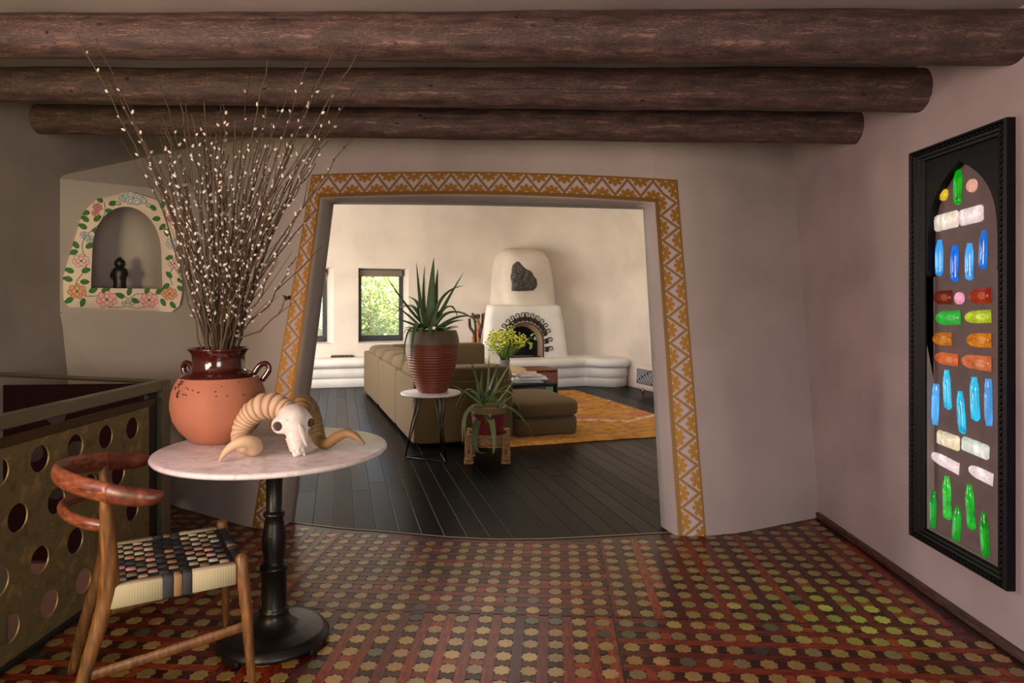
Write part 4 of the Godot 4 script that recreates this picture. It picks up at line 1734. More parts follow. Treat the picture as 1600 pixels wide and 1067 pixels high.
func surface_nets(field: Callable, lo: Vector3, hi: Vector3, cell: float) -> SurfaceTool:
	var n := Vector3i(((hi - lo) / cell).ceil())
	var nx := n.x + 1
	var ny := n.y + 1
	var nz := n.z + 1
	var v := PackedFloat32Array()
	v.resize(nx * ny * nz)
	for k in nz:
		for j in ny:
			for i in nx:
				v[i + nx * (j + ny * k)] = field.call(lo + Vector3(i, j, k) * cell)
	var where := {}
	for k in nz - 1:
		for j in ny - 1:
			for i in nx - 1:
				var b := i + nx * (j + ny * k)
				var vals := [v[b], v[b + 1], v[b + nx], v[b + nx + 1], v[b + nx * ny], v[b + nx * ny + 1], v[b + nx * ny + nx], v[b + nx * ny + nx + 1]]
				var neg := 0
				for x in vals:
					if x < 0.0:
						neg += 1
				if neg == 0 or neg == 8:
					continue
				var sum := Vector3.ZERO
				var cnt := 0
				for e in [[0, 1], [2, 3], [4, 5], [6, 7], [0, 2], [1, 3], [4, 6], [5, 7], [0, 4], [1, 5], [2, 6], [3, 7]]:
					var a: float = vals[e[0]]
					var bb: float = vals[e[1]]
					if (a < 0.0) != (bb < 0.0):
						var t := a / (a - bb)
						var pa := Vector3(e[0] & 1, (e[0] >> 1) & 1, e[0] >> 2)
						var pb := Vector3(e[1] & 1, (e[1] >> 1) & 1, e[1] >> 2)
						sum += pa.lerp(pb, t)
						cnt += 1
				where[b] = lo + (Vector3(i, j, k) + sum / cnt) * cell
	var st := mb()
	var stp := [1, nx, nx * ny]
	for k in range(1, nz - 1):
		for j in range(1, ny - 1):
			for i in range(1, nx - 1):
				var b := i + nx * (j + ny * k)
				for ax in 3:
					var a0 := v[b]
					var a1 := v[b + stp[ax]]
					if (a0 < 0.0) == (a1 < 0.0):
						continue
					var s1: int = stp[(ax + 1) % 3]
					var s2: int = stp[(ax + 2) % 3]
					var q := [where[b - s1 - s2], where[b - s2], where[b], where[b - s1]]
					if a0 >= 0.0:
						q.reverse()
					quad(st, q[0], q[1], q[2], q[3])
	return st


func ram_skull() -> void:
	var mid := at(457, 672, 2.545)
	mid.y = 0.757 + 0.098
	var o := thing("ram_skull", "bleached ram skull with two curling ridged horns lying on the marble table", "skull", Vector3(mid.x, 0.757, mid.z))
	var st := surface_nets(skull_field, Vector3(-0.11, -0.125, -0.11), Vector3(0.11, 0.115, 0.10), 0.0045)
	var t := Transform3D(Basis(Vector3.UP, 0.42).scaled(Vector3.ONE * 0.93), mid)
	var sk := part("skull", st, M.bone, o)
	sk.transform = Transform3D(t.basis, mid - o.position)
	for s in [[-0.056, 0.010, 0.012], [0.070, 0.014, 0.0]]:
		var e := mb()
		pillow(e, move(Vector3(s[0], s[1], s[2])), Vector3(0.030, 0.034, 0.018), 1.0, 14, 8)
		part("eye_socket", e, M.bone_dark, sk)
	# teeth along the cheek
	for k in 5:
		var th := mb()
		block(th, Transform3D(Basis(Vector3.BACK, 0.2), Vector3(-0.024 + 0.003 * k, -0.042 - 0.010 * k, 0.020 + 0.006 * k)), Vector3(0.008, 0.010, 0.008), 0.002)
		part("tooth", th, M.bone, sk)
	# a long splinter of nasal bone, lifted at the side
	var nb := mb()
	tube(nb, spline([Vector3(0.022, 0.020, 0.050), Vector3(0.034, -0.02, 0.060), Vector3(0.048, -0.070, 0.056)], 10), [Vector2(0.004, 0.002), Vector2(0.008, 0.003), Vector2(0.011, 0.003), Vector2(0.012, 0.003), Vector2(0.012, 0.003), Vector2(0.011, 0.003), Vector2(0.010, 0.003), Vector2(0.009, 0.003), Vector2(0.008, 0.003), Vector2(0.006, 0.003), Vector2(0.003, 0.002)], 8, true, Vector3(0.5, 0.3, 1))
	part("nasal_bone", nb, M.bone, sk)
	# horns: base to tip, (pixel x, pixel y, depth, radius)
	var left := [[452, 644, 2.575, 0.034], [432, 635, 2.60, 0.043], [410, 636, 2.63, 0.044], [390, 650, 2.65, 0.040], [377, 672, 2.645, 0.034], [376, 692, 2.61, 0.031], [386, 703, 2.545, 0.030], [398, 701, 2.49, 0.028], [395, 692, 2.44, 0.025], [380, 690, 2.41, 0.021], [363, 697, 2.40, 0.016], [350, 709, 2.40, 0.010], [343, 723, 2.41, 0.003]]
	var right := [[470, 644, 2.585, 0.030], [471, 634, 2.62, 0.036], [480, 637, 2.66, 0.037], [488, 652, 2.68, 0.034], [494, 672, 2.68, 0.030], [500, 688, 2.66, 0.026], [512, 692, 2.62, 0.022], [526, 683, 2.58, 0.020], [541, 677, 2.55, 0.018], [553, 680, 2.53, 0.015], [562, 687, 2.52, 0.010], [569, 694, 2.515, 0.005]]
	var horn_m := vm(0.6)
	for k in 2:
		var src: Array = [left, right][k]
		var ctrl := []
		var rr := []
		for e in src:
			var p := at(e[0], e[1], e[2])
			p.y = maxf(p.y, 0.757 + e[3] + 0.001)
			ctrl.append(p)
			rr.append(Vector2(e[3], 0))
		var pts := spline(ctrl, 420)
		var rs := spline(rr, 420)
		var rad := []
		for i in pts.size():
			var f := float(i) / 420.0
			var ridge := (0.19 + 0.05 * sin(i * 0.21)) * pow(absf(sin(f * 96.0 + 1.5 * sin(f * 23.0))), 0.55) * clampf(1.1 - f * 1.9, 0.06, 1.0)
			rad.append(Vector2(rs[i].x * (1.0 + ridge) * 0.92, rs[i].x * (1.0 + ridge)))
		var h := mb()
		# the grooves between the ridges are dark with old dirt
		var hue: Array = [[c(196, 168, 136), c(112, 86, 62)], [c(132, 104, 64), c(74, 54, 32)]][k]
		var hc := []
		for i in pts.size():
			var f := float(i) / 420.0
			var groove := pow(1.0 - pow(absf(sin(f * 96.0 + 1.5 * sin(f * 23.0))), 0.55), 1.2) * clampf(1.25 - f * 1.9, 0.0, 1.0)
			hc.append(hue[0].lerp(hue[1], clampf(groove + 0.25 * clampf(0.35 - f * 1.6, 0.0, 1.0), 0.0, 1.0)).srgb_to_linear())
		tube(h, pts, rad, 22, true, Vector3.ZERO, hc)
		part("horn", h, horn_m, o, true)


# ------------------------------------------------------------------ chair

func armchair() -> void:
	var base := Vector2(-1.20, 2.375)
	var fu := Vector2(0.855, 0.519)
	var lv := Vector2(0.519, -0.855)
	var w := func(u: float, v: float, h: float) -> Vector3: return g3(base + fu * u + lv * v, h)
	var o := thing("armchair", "wooden armchair with a bent round back rail and a checkered woven seat", "chair", g3(base))
	for s in [-1.0, 1.0]:
		var st := mb()
		tube(st, [w.call(0.236, 0.268 * s, 0.0), w.call(0.230, 0.256 * s, 0.1), w.call(0.221, 0.236 * s, 0.28), w.call(0.212, 0.218 * s, 0.40), w.call(0.208, 0.212 * s, 0.462), w.call(0.207, 0.211 * s, 0.474)], [0.0115, 0.014, 0.0185, 0.0205, 0.0195, 0.012], 20)
		part("leg", st, M.ash, o, true)
		st = mb()
		var pts := spline([w.call(-0.285, 0.24 * s, 0.0), w.call(-0.245, 0.228 * s, 0.18), w.call(-0.195, 0.214 * s, 0.36), w.call(-0.176, 0.212 * s, 0.46), w.call(-0.180, 0.225 * s, 0.62), w.call(-0.188, 0.234 * s, 0.735)], 24)
		var rad := []
		for i in 25:
			var f := i / 24.0
			rad.append(Vector2(lerpf(0.013, 0.021, minf(f / 0.6, 1.0)), lerpf(0.015, 0.028, minf(f / 0.6, 1.0))) if f < 0.62 else Vector2(lerpf(0.021, 0.013, (f - 0.62) / 0.38), lerpf(0.028, 0.014, (f - 0.62) / 0.38)))
		tube(st, pts, rad, 20, true, v3d(fu))
		part("leg", st, M.ash, o, true)
		# side seat rail and stretcher
		st = mb()
		tube(st, [w.call(-0.19, 0.205 * s, 0.408), w.call(0.205, 0.208 * s, 0.418)], Vector2(0.012, 0.030), 12, true, Vector3.UP)
		part("seat_rail", st, M.ash, o, true)
		st = mb()
		tube(st, spline([w.call(-0.245, 0.226 * s, 0.19), w.call(0.0, 0.234 * s, 0.215), w.call(0.222, 0.238 * s, 0.24)], 10), Vector2(0.008, 0.017), 12, true, Vector3.UP)
		part("stretcher", st, M.ash, o, true)
		# arm: dark walnut paddle at the end of the rail
		st = mb()
		var ap := spline([w.call(-0.185, 0.239 * s, 0.743), w.call(-0.155, 0.256 * s, 0.736), w.call(-0.12, 0.270 * s, 0.729), w.call(-0.085, 0.281 * s, 0.724), w.call(-0.055, 0.288 * s, 0.723), w.call(-0.03, 0.292 * s, 0.728)], 20)
		var ar := []
		for i in 21:
			var f := i / 20.0
			ar.append(Vector2(lerpf(0.0165, 0.022, f) if f < 0.6 else 0.022 * sqrt(maxf(0.04, 1.0 - pow((f - 0.6) / 0.41, 2))), lerpf(0.031, 0.027, f) if f < 0.6 else 0.027 * maxf(0.3, 1.0 - pow((f - 0.6) / 0.48, 2))))
		tube(st, ap, ar, 18, true, Vector3.UP)
		part("armrest", st, M.walnut, o, true)
	var rail := mb()
	tube(rail, spline([w.call(-0.18, 0.242, 0.742), w.call(-0.19, 0.235, 0.744), w.call(-0.25, 0.172, 0.757), w.call(-0.30, 0.085, 0.767), w.call(-0.318, 0.0, 0.77), w.call(-0.30, -0.085, 0.767), w.call(-0.25, -0.172, 0.757), w.call(-0.19, -0.235, 0.744), w.call(-0.18, -0.242, 0.742)], 48), Vector2(0.0175, 0.0315), 20, true, Vector3.UP)
	part("back_rail", rail, M.rail_wood, o, true)
	rail = mb()
	tube(rail, spline([w.call(-0.178, 0.222, 0.635), w.call(-0.235, 0.185, 0.643), w.call(-0.285, 0.10, 0.652), w.call(-0.305, 0.0, 0.656), w.call(-0.285, -0.10, 0.652), w.call(-0.235, -0.185, 0.643), w.call(-0.178, -0.222, 0.635)], 40), Vector2(0.014, 0.019), 16, true, Vector3.UP)
	part("lower_hoop", rail, M.rail_wood, o, true)
	for u in [-0.185, 0.205]:
		var st := mb()
		tube(st, [w.call(u, -0.205, 0.41), w.call(u, 0.205, 0.41)], Vector2(0.012, 0.028), 12, true, Vector3.UP)
		part("seat_rail", st, M.ash, o, true)
	# woven seat: black bed, cord wrapped down over the side rails, raised light straps
	var cord_tex := thread_texture()
	var cords := {}
	for e in [["cream", c(206, 196, 160)], ["grey", c(62, 64, 72)], ["tan", c(166, 132, 92)], ["black", c(24, 23, 24)], ["pink", c(206, 160, 150)], ["sand", c(178, 160, 122)], ["pale", c(196, 196, 182)], ["olive", c(122, 108, 76)]]:
		var m := sm(e[1], 0.9)
		m.albedo_texture = cord_tex
		m.uv1_triplanar = true
		m.uv1_scale = Vector3(30, 30, 30)
		cords[e[0]] = m
	var seat := mb()
	block(seat, Transform3D(along(fu, Vector3.ZERO).basis, w.call(0.008, 0.0, 0.436)), Vector3(0.372, 0.018, 0.40), 0.006)
	var so := part("seat", seat, cords.black, o, true)
	for s in [-1.0, 1.0]:
		for e in [[-0.178, -0.028, "cream"], [-0.028, 0.002, "grey"], [0.002, 0.028, "tan"], [0.028, 0.056, "grey"], [0.056, 0.190, "cream"]]:
			var st := mb()
			var t := Transform3D(along(fu, Vector3.ZERO).basis, w.call((e[0] + e[1]) / 2, 0.209 * s, 0.413))
			block(st, t, Vector3(e[1] - e[0], 0.070, 0.036), 0.004)
			part("cord_wrap", st, cords[e[2]], so, true)
	for e in [[-0.19, -0.04, "black"], [-0.04, 0.0, "grey"], [0.0, 0.03, "tan"], [0.03, 0.065, "grey"], [0.065, 0.19, "black"]]:
		for u in [-0.186, 0.206]:
			var st := mb()
			var t := Transform3D(along(fu, Vector3.ZERO).basis, w.call(u, (e[0] + e[1]) / 2, 0.415))
			block(st, t, Vector3(0.030, 0.064, e[1] - e[0]), 0.004)
			part("cord_wrap", st, cords[e[2]], so, true)
	var q := RandomNumberGenerator.new()
	q.seed = 12
	var nu := 11
	var nv := 13
	for j in nv:
		for i in nu:
			if (i + j) % 2:
				continue
			var u := -0.158 + 0.334 * (i + 0.5) / nu
			var v := -0.186 + 0.372 * (j + 0.5) / nv
			var nm: String = ["cream", "sand", "sand", "pale", "pink", "olive"][q.randi() % 6]
			if u > -0.03 and u < 0.056:
				nm = "grey" if u < 0.0 or u > 0.028 else "tan"
				if q.randf() < 0.35:
					nm = "black"
			elif v > -0.035 and v < 0.06:
				nm = ["grey", "tan", "olive", "pink"][q.randi() % 4]
			elif u < -0.06 and v < 0.06:
				nm = ["pink", "pale", "cream"][q.randi() % 3]
			var st := mb()
			block(st, Transform3D(along(fu, Vector3.ZERO).basis, w.call(u, v, 0.446)), Vector3(0.030, 0.007, 0.0245), 0.003)
			part("strap_loop", st, cords[nm], so, true)


func thread_texture() -> ImageTexture:
	var im := Image.create(64, 64, false, Image.FORMAT_RGB8)
	for y in 64:
		for x in 64:
			var k := 0.72 + 0.28 * absf(sin(PI * x / 8.0))
			im.set_pixel(x, y, gray(k * (0.94 + 0.06 * sin(x * 1.7 + y * 0.9))))
	return ImageTexture.create_from_image(im)


# ------------------------------------------------------------------ living room shell

const WA := Vector2(-4.6, 10.45)
const WB := Vector2(-0.3, 11.74)

func living_room() -> void:
	var wd := (WB - WA).normalized()
	var wn := Vector2(-wd.y, wd.x)
	# window wall
	var st := mb(true)
	wall_rects(st, WA - wd * 0.3, WB + wd * 0.3, 0.0, 3.3, 0.22, [[1.27, 2.0, 0.69, 1.865, 1.27, 2.11, 0.66, 1.885], [2.505, 3.235, 0.69, 1.865, 2.50, 3.315, 0.66, 1.885]], wn)
	struct("wall_window", st, M.plaster_far, "cream plaster wall of the living room with two deep-set windows")
	# fireplace wall, bending to the right-hand wall
	st = mb()
	var line := [WB - wd * 0.02, Vector2(0.4, 11.86), Vector2(1.05, 11.66), Vector2(1.5, 11.42), Vector2(1.75, 11.05), Vector2(1.98, 10.45), Vector2(3.0, 7.4), Vector2(4.3, 3.6)]
	var sp := spline(line, 60)
	var rows := []
	for i in 8:
		var row := []
		for p in sp:
			row.append(g3(p, 3.3 * i / 7.0))
		rows.append(row)
	loft(st, rows)
	var outer := []
	for i in 2:
		var row := []
		for k in sp.size():
			var tg: Vector2 = (sp[mini(k + 1, sp.size() - 1)] - sp[maxi(k - 1, 0)]).normalized()
			row.append(g3(sp[k] + Vector2(-tg.y, tg.x) * 0.3, 3.3 * i))
		outer.append(row)
	loft(st, outer, false, true)
	struct("wall_fireplace", st, M.plaster_far, "cream plaster wall behind the fireplace, curving round to the right")
	# left wall with two long windows outside the view
	st = mb(true)
	wall_rects(st, Vector2(-2.70, 4.6), WA + E1 * 0.05, -0.1, 3.3, 0.3, [[1.15, 2.85, 0.45, 2.15], [3.5, 5.2, 0.45, 2.15]], Vector2(-0.949, -0.316))
	struct("wall_far_left", st, M.plaster_far, "cream plaster wall on the living room's left side")
	# ceiling with a soft cove along the back walls
	st = mb(true)
	block(st, move(Vector3(0.0, 3.28, -8.4)), Vector3(12.0, 0.1, 9.2))
	var ce := struct("ceiling", st, M.plaster_far, "cream plaster ceiling of the living room", "ceiling")
	var cv := mb()
	var edge := []
	for k in 13:
		edge.append([(WA - wd * 0.2).lerp(WB, k / 12.0), -wn])
	for k in range(2, sp.size()):
		var tg: Vector2 = (sp[mini(k + 1, sp.size() - 1)] - sp[maxi(k - 1, 0)]).normalized()
		edge.append([sp[k], Vector2(tg.y, -tg.x)])
	rows = []
	for s in [[2.08, 0.002], [2.18, 0.02], [2.32, 0.05], [2.55, 0.13], [2.8, 0.28], [3.02, 0.50], [3.16, 0.85], [3.22, 1.3]]:
		var row := []
		for e in edge:
			row.append(g3(e[0] + e[1] * s[1], s[0]))
		rows.append(row)
	loft(cv, rows)
	part("cove", cv, M.plaster_far, ce)
	var sk := mb(true)
	block(sk, move(Vector3(-0.3, 3.12, -8.2)), Vector3(1.7, 0.05, 1.7), 0.01)
	var skm := sm(c(255, 250, 240), 0.4)
	skm.emission_enabled = true
	skm.emission = c(255, 246, 232)
	skm.emission_energy_multiplier = 1.0
	struct("window_skylight", sk, skm, "glowing roof light in the living room's ceiling", "skylight")
	# windows
	for k in 2:
		window(k + 1, [1.27, 2.505][k] - 0.3, [2.0, 3.235][k] - 0.3, wd, wn)
	# black floor boards
	st = mb(true)
	block(st, move(Vector3(0, -0.07, -8.4)), Vector3(12.0, 0.1, 9.6))
	var fb := tm(c(20, 18, 18), 0.36, 0.0, "grain", Vector3(3, 3, 3))
	var fl := struct("floor", st, fb, "black stained plank floor of the living room", "floor")
	var tones := []
	for e in [[c(17, 15, 15), 0.24], [c(13, 12, 12), 0.28], [c(21, 19, 18), 0.26], [c(15, 14, 14), 0.22]]:
		var m := tm(e[0], e[1] + 0.1, 0.0, "grain", Vector3(1.2, 12, 12), 0.0, false)
		m.metallic_specular = 0.2
		tones.append(m)
	var gap := sm(c(120, 112, 104), 0.5)
	var d := Vector2(-0.245, 0.9695)
	var n := Vector2(0.9695, 0.245)
	var q := RandomNumberGenerator.new()
	q.seed = 21
	var meshes := {}
	for i in range(-26, 34):
		var s := -1.0 + q.randf() * 1.2
		while s < 8.2:
			var l: float = [1.5, 1.8, 2.1, 2.4][q.randi() % 4]
			var mid := Vector2(0.0, 3.6) + n * (i * 0.122) + d * (s + l / 2)
			var seen_ := false
			for e in [-0.5, 0.0, 0.5]:
				var p: Vector2 = mid + d * l * e
				if p.y > 3.75 and p.y < 11.9 and p.x / p.y > -0.335 and p.x / p.y < 0.235:
					seen_ = true
			if seen_:
				var key := int(l * 10)
				if not meshes.has(key):
					var b := mb(true)
					block(b, Transform3D(), Vector3(l - 0.002, 0.02, 0.1195), 0.0012)
					meshes[key] = finish(b)
				var o := part("plank", meshes[key], tones[q.randi() % 4], fl)
				o.transform = along(d, g3(mid, -0.0125 - q.randf() * 0.0008))
			s += l
	# built-in bench under the windows and the raised hearth, one run of rounded plaster steps
	var prof := [[0.045, 0.0], [0.03, 0.03], [0.026, 0.10], [0.036, 0.125], [0.044, 0.135], [0.030, 0.146], [0.016, 0.17], [0.010, 0.22], [0.016, 0.27], [0.030, 0.288], [0.034, 0.294], [0.010, 0.302], [-0.025, 0.325], [-0.038, 0.36], [-0.034, 0.40], [-0.008, 0.432], [0.04, 0.444], [0.12, 0.447]]
	var front_ := spline([Vector2(-4.7, 9.98), Vector2(-3.6, 10.34), Vector2(-2.4, 10.67), Vector2(-1.2, 11.0), Vector2(-0.75, 11.05), Vector2(-0.62, 10.75), Vector2(-0.48, 10.28), Vector2(-0.2, 10.28), Vector2(0.3, 10.46), Vector2(0.8, 10.64), Vector2(1.13, 10.80), Vector2(1.25, 10.75), Vector2(1.45, 10.66), Vector2(1.68, 10.66), Vector2(1.83, 10.80), Vector2(1.92, 11.1)], 110)
	st = mb()
	rows = []
	for p in prof:
		var row := []
		for k in front_.size():
			var tg: Vector2 = (front_[mini(k + 1, front_.size() - 1)] - front_[maxi(k - 1, 0)]).normalized()
			row.append(g3(front_[k] + Vector2(-tg.y, tg.x) * p[0], p[1]))
		rows.append(row)
	var last := []
	for k in front_.size():
		var p: Vector2 = front_[k]
		last.append(g3(Vector2(p.x - 0.15, maxf(p.y + 1.0, 12.1)), 0.445))
	rows.append(last)
	loft(st, rows)
	struct("wall_bench", st, M.plaster_white, "white plaster bench and raised hearth built along the living room's back wall", "bench")


func window(num: int, s0: float, s1: float, wd: Vector2, wn: Vector2) -> void:
	var h0 := 0.69
	var h1 := 1.865
	var mid := WA + wd * (s0 + s1) / 2 + wn * 0.2
	var o := thing("window_%d" % num, ["narrow dark-framed window at the living room's left, mostly hidden by the opening", "dark-framed living room window with a rolled blind and trees outside"][num - 1], "window", g3(mid, h0))
	o.set_meta("kind", "structure")
	var m := sm(c(58, 58, 60), 0.45, 0.2)
	var w := s1 - s0
	for e in [[0.0, 0.03, w, 0.055], [0.0, h1 - h0 - 0.03, w, 0.055]]:
		var st := mb(true)
		block(st, along(wd, g3(mid, h0 + e[1])), Vector3(e[2], e[3], 0.07), 0.006)
		part("window_frame", st, m, o, true)
	for s in [-1, 1]:
		var st := mb(true)
		block(st, along(wd, g3(mid + wd * s * (w / 2 - 0.03), (h0 + h1) / 2)), Vector3(0.055, h1 - h0, 0.07), 0.006)
		part("window_frame", st, m, o, true)
	var st := mb(true)
	block(st, along(wd, g3(mid - wn * 0.01, h0 + 0.075)), Vector3(w - 0.11, 0.03, 0.04), 0.004)
	part("sash_rail", st, m, o, true)
	st = mb(true)
	block(st, along(wd, g3(mid - wn * 0.08, h1 - 0.055)), Vector3(w - 0.02, 0.11, 0.07), 0.012)
	part("roller_blind", st, sm(c(112, 104, 88), 0.8), o, true)
	st = mb(true)
	block(st, along(wd, g3(mid, (h0 + h1) / 2)), Vector3(w - 0.1, h1 - h0 - 0.1, 0.006))
	var gl := sm(Color(0.95, 1, 0.98, 0.06), 0.05)
	gl.transparency = BaseMaterial3D.TRANSPARENCY_ALPHA
	part("pane", st, gl, o, true)


# ------------------------------------------------------------------ sofa

const SA := Vector2(-0.90, 6.2)

func sp3(s: float, q: float, h: float) -> Vector3:
	return g3(SA + E1 * s + E2 * q, h)


# rounded upholstery block centred at (s, q, h) in the sofa's own axes
func cushion(called: String, o: Node3D, s0: float, s1: float, q0: float, q1: float, h0: float, h1: float, e := 0.22) -> MeshInstance3D:
	var st := mb()
	pillow(st, Transform3D(along(E1, Vector3.ZERO).basis, sp3((s0 + s1) / 2, (q0 + q1) / 2, (h0 + h1) / 2)), Vector3(s1 - s0, h1 - h0, q1 - q0), e, 40, 20)
	return part(called, st, M.sofa, o, true)


func sofa() -> void:
	var o := thing("sectional_sofa", "long olive sectional sofa seen from behind, with rounded back cushions", "sofa", sp3(2.0, 0.5, 0))
	for e in [[0.0, 1.05], [1.06, 2.45], [2.46, 4.1]]:
		cushion("back_panel", o, e[0], e[1], 0.0, 0.24, 0.03, 0.62, 0.12)
	cushion("end_panel", o, 0.0, 0.26, 0.02, 0.96, 0.03, 0.59, 0.10)
	cushion("end_skirt", o, 0.02, 0.24, 0.04, 0.955, 0.02, 0.17, 0.2)
	cushion("end_bolster", o, 0.05, 0.42, 0.16, 0.96, 0.57, 0.715, 0.3)
	cushion("seat_base", o, 0.2, 4.0, 0.2, 1.0, 0.04, 0.26, 0.1)
	for k in 4:
		cushion("seat_cushion", o, 0.3 + k * 0.8, 1.09 + k * 0.8, 0.3, 1.02, 0.25, 0.42, 0.25)
	for k in 5:
		cushion("back_cushion", o, 0.36 + k * 0.74, 1.11 + k * 0.74, 0.05, 0.50, 0.38, 0.745 - 0.008 * k, 0.5)
	cushion("far_back", o, 3.44, 3.70, 0.3, 1.68, 0.2, 0.73, 0.12)
	cushion("far_seat", o, 2.75, 3.5, 0.95, 1.68, 0.05, 0.40, 0.15)
	var ch := thing("chaise", "olive upholstered chaise with one thick loose cushion at the sofa's near end", "chaise", sp3(0.55, 1.3, 0))
	cushion("base", ch, 0.0, 1.10, 0.975, 1.68, 0.02, 0.215, 0.32)
	cushion("base_band", ch, 0.03, 1.07, 0.99, 1.66, 0.015, 0.12, 0.22)
	cushion("cushion", ch, -0.02, 1.10, 0.98, 1.70, 0.19, 0.37, 0.42)


# ------------------------------------------------------------------ planters

# a tapering succulent leaf through three points
func aloe_leaf(o: Node3D, p0: Vector3, p1: Vector3, p2: Vector3, w: float, pale := false, extra = null) -> void:
	var ctrl := [p0, p1, p2]
	if extra != null:
		ctrl.append(extra)
	var pts := []
	if extra == null:
		for i in 15:
			var f := i / 14.0
			# p1 lies on the curve at its middle
			var cc: Vector3 = p1 * 2.0 - (p0 + p2) / 2.0
			pts.append(p0.lerp(cc, f).lerp(cc.lerp(p2, f), f))
	else:
		pts = spline(ctrl, 16)
	var n := pts.size()
	var rows := []
	var side0 := Vector3.ZERO
	for i in n:
		var f := float(i) / (n - 1)
		var tg: Vector3 = (pts[mini(i + 1, n - 1)] - pts[maxi(i - 1, 0)]).normalized()
		var axis: Vector3 = (pts[0] - p0) + tg
		var side := tg.cross(Vector3.UP if absf(tg.y) < 0.97 else Vector3.BACK)
		if side.length() < 0.05:
			side = Vector3.RIGHT
		side = side.normalized()
		if side0 != Vector3.ZERO and side.dot(side0) < 0:
			side = -side
		# broad faces turn towards the room on upright leaves
		side = side.lerp(Vector3.RIGHT * signf(side.x if absf(side.x) > 0.01 else 1.0), 0.35).normalized()
		side = (side - tg * side.dot(tg)).normalized()
		side0 = side
		var up := side.cross(tg).normalized()
		var ww := w * (0.75 + 0.5 * f - 0.5 * f * f) * pow(1.0 - f, 0.7) * 1.25 + 0.0008
		var th := ww * 0.30
		var ring := []
		for e in [[-1.0, 0.35], [-0.5, -0.1], [0.0, -0.25], [0.5, -0.1], [1.0, 0.35], [0.6, -0.75], [0.0, -1.15], [-0.6, -0.75]]:
			ring.append(pts[i] + side * ww * 0.5 * e[0] + up * th * e[1])
		rows.append(ring)
	var st := mb()
	loft(st, rows, true)
	fan(st, rows[-1], pts[-1])
	part("leaf", st, M.aloe_pale if pale else M.aloe, o, true)


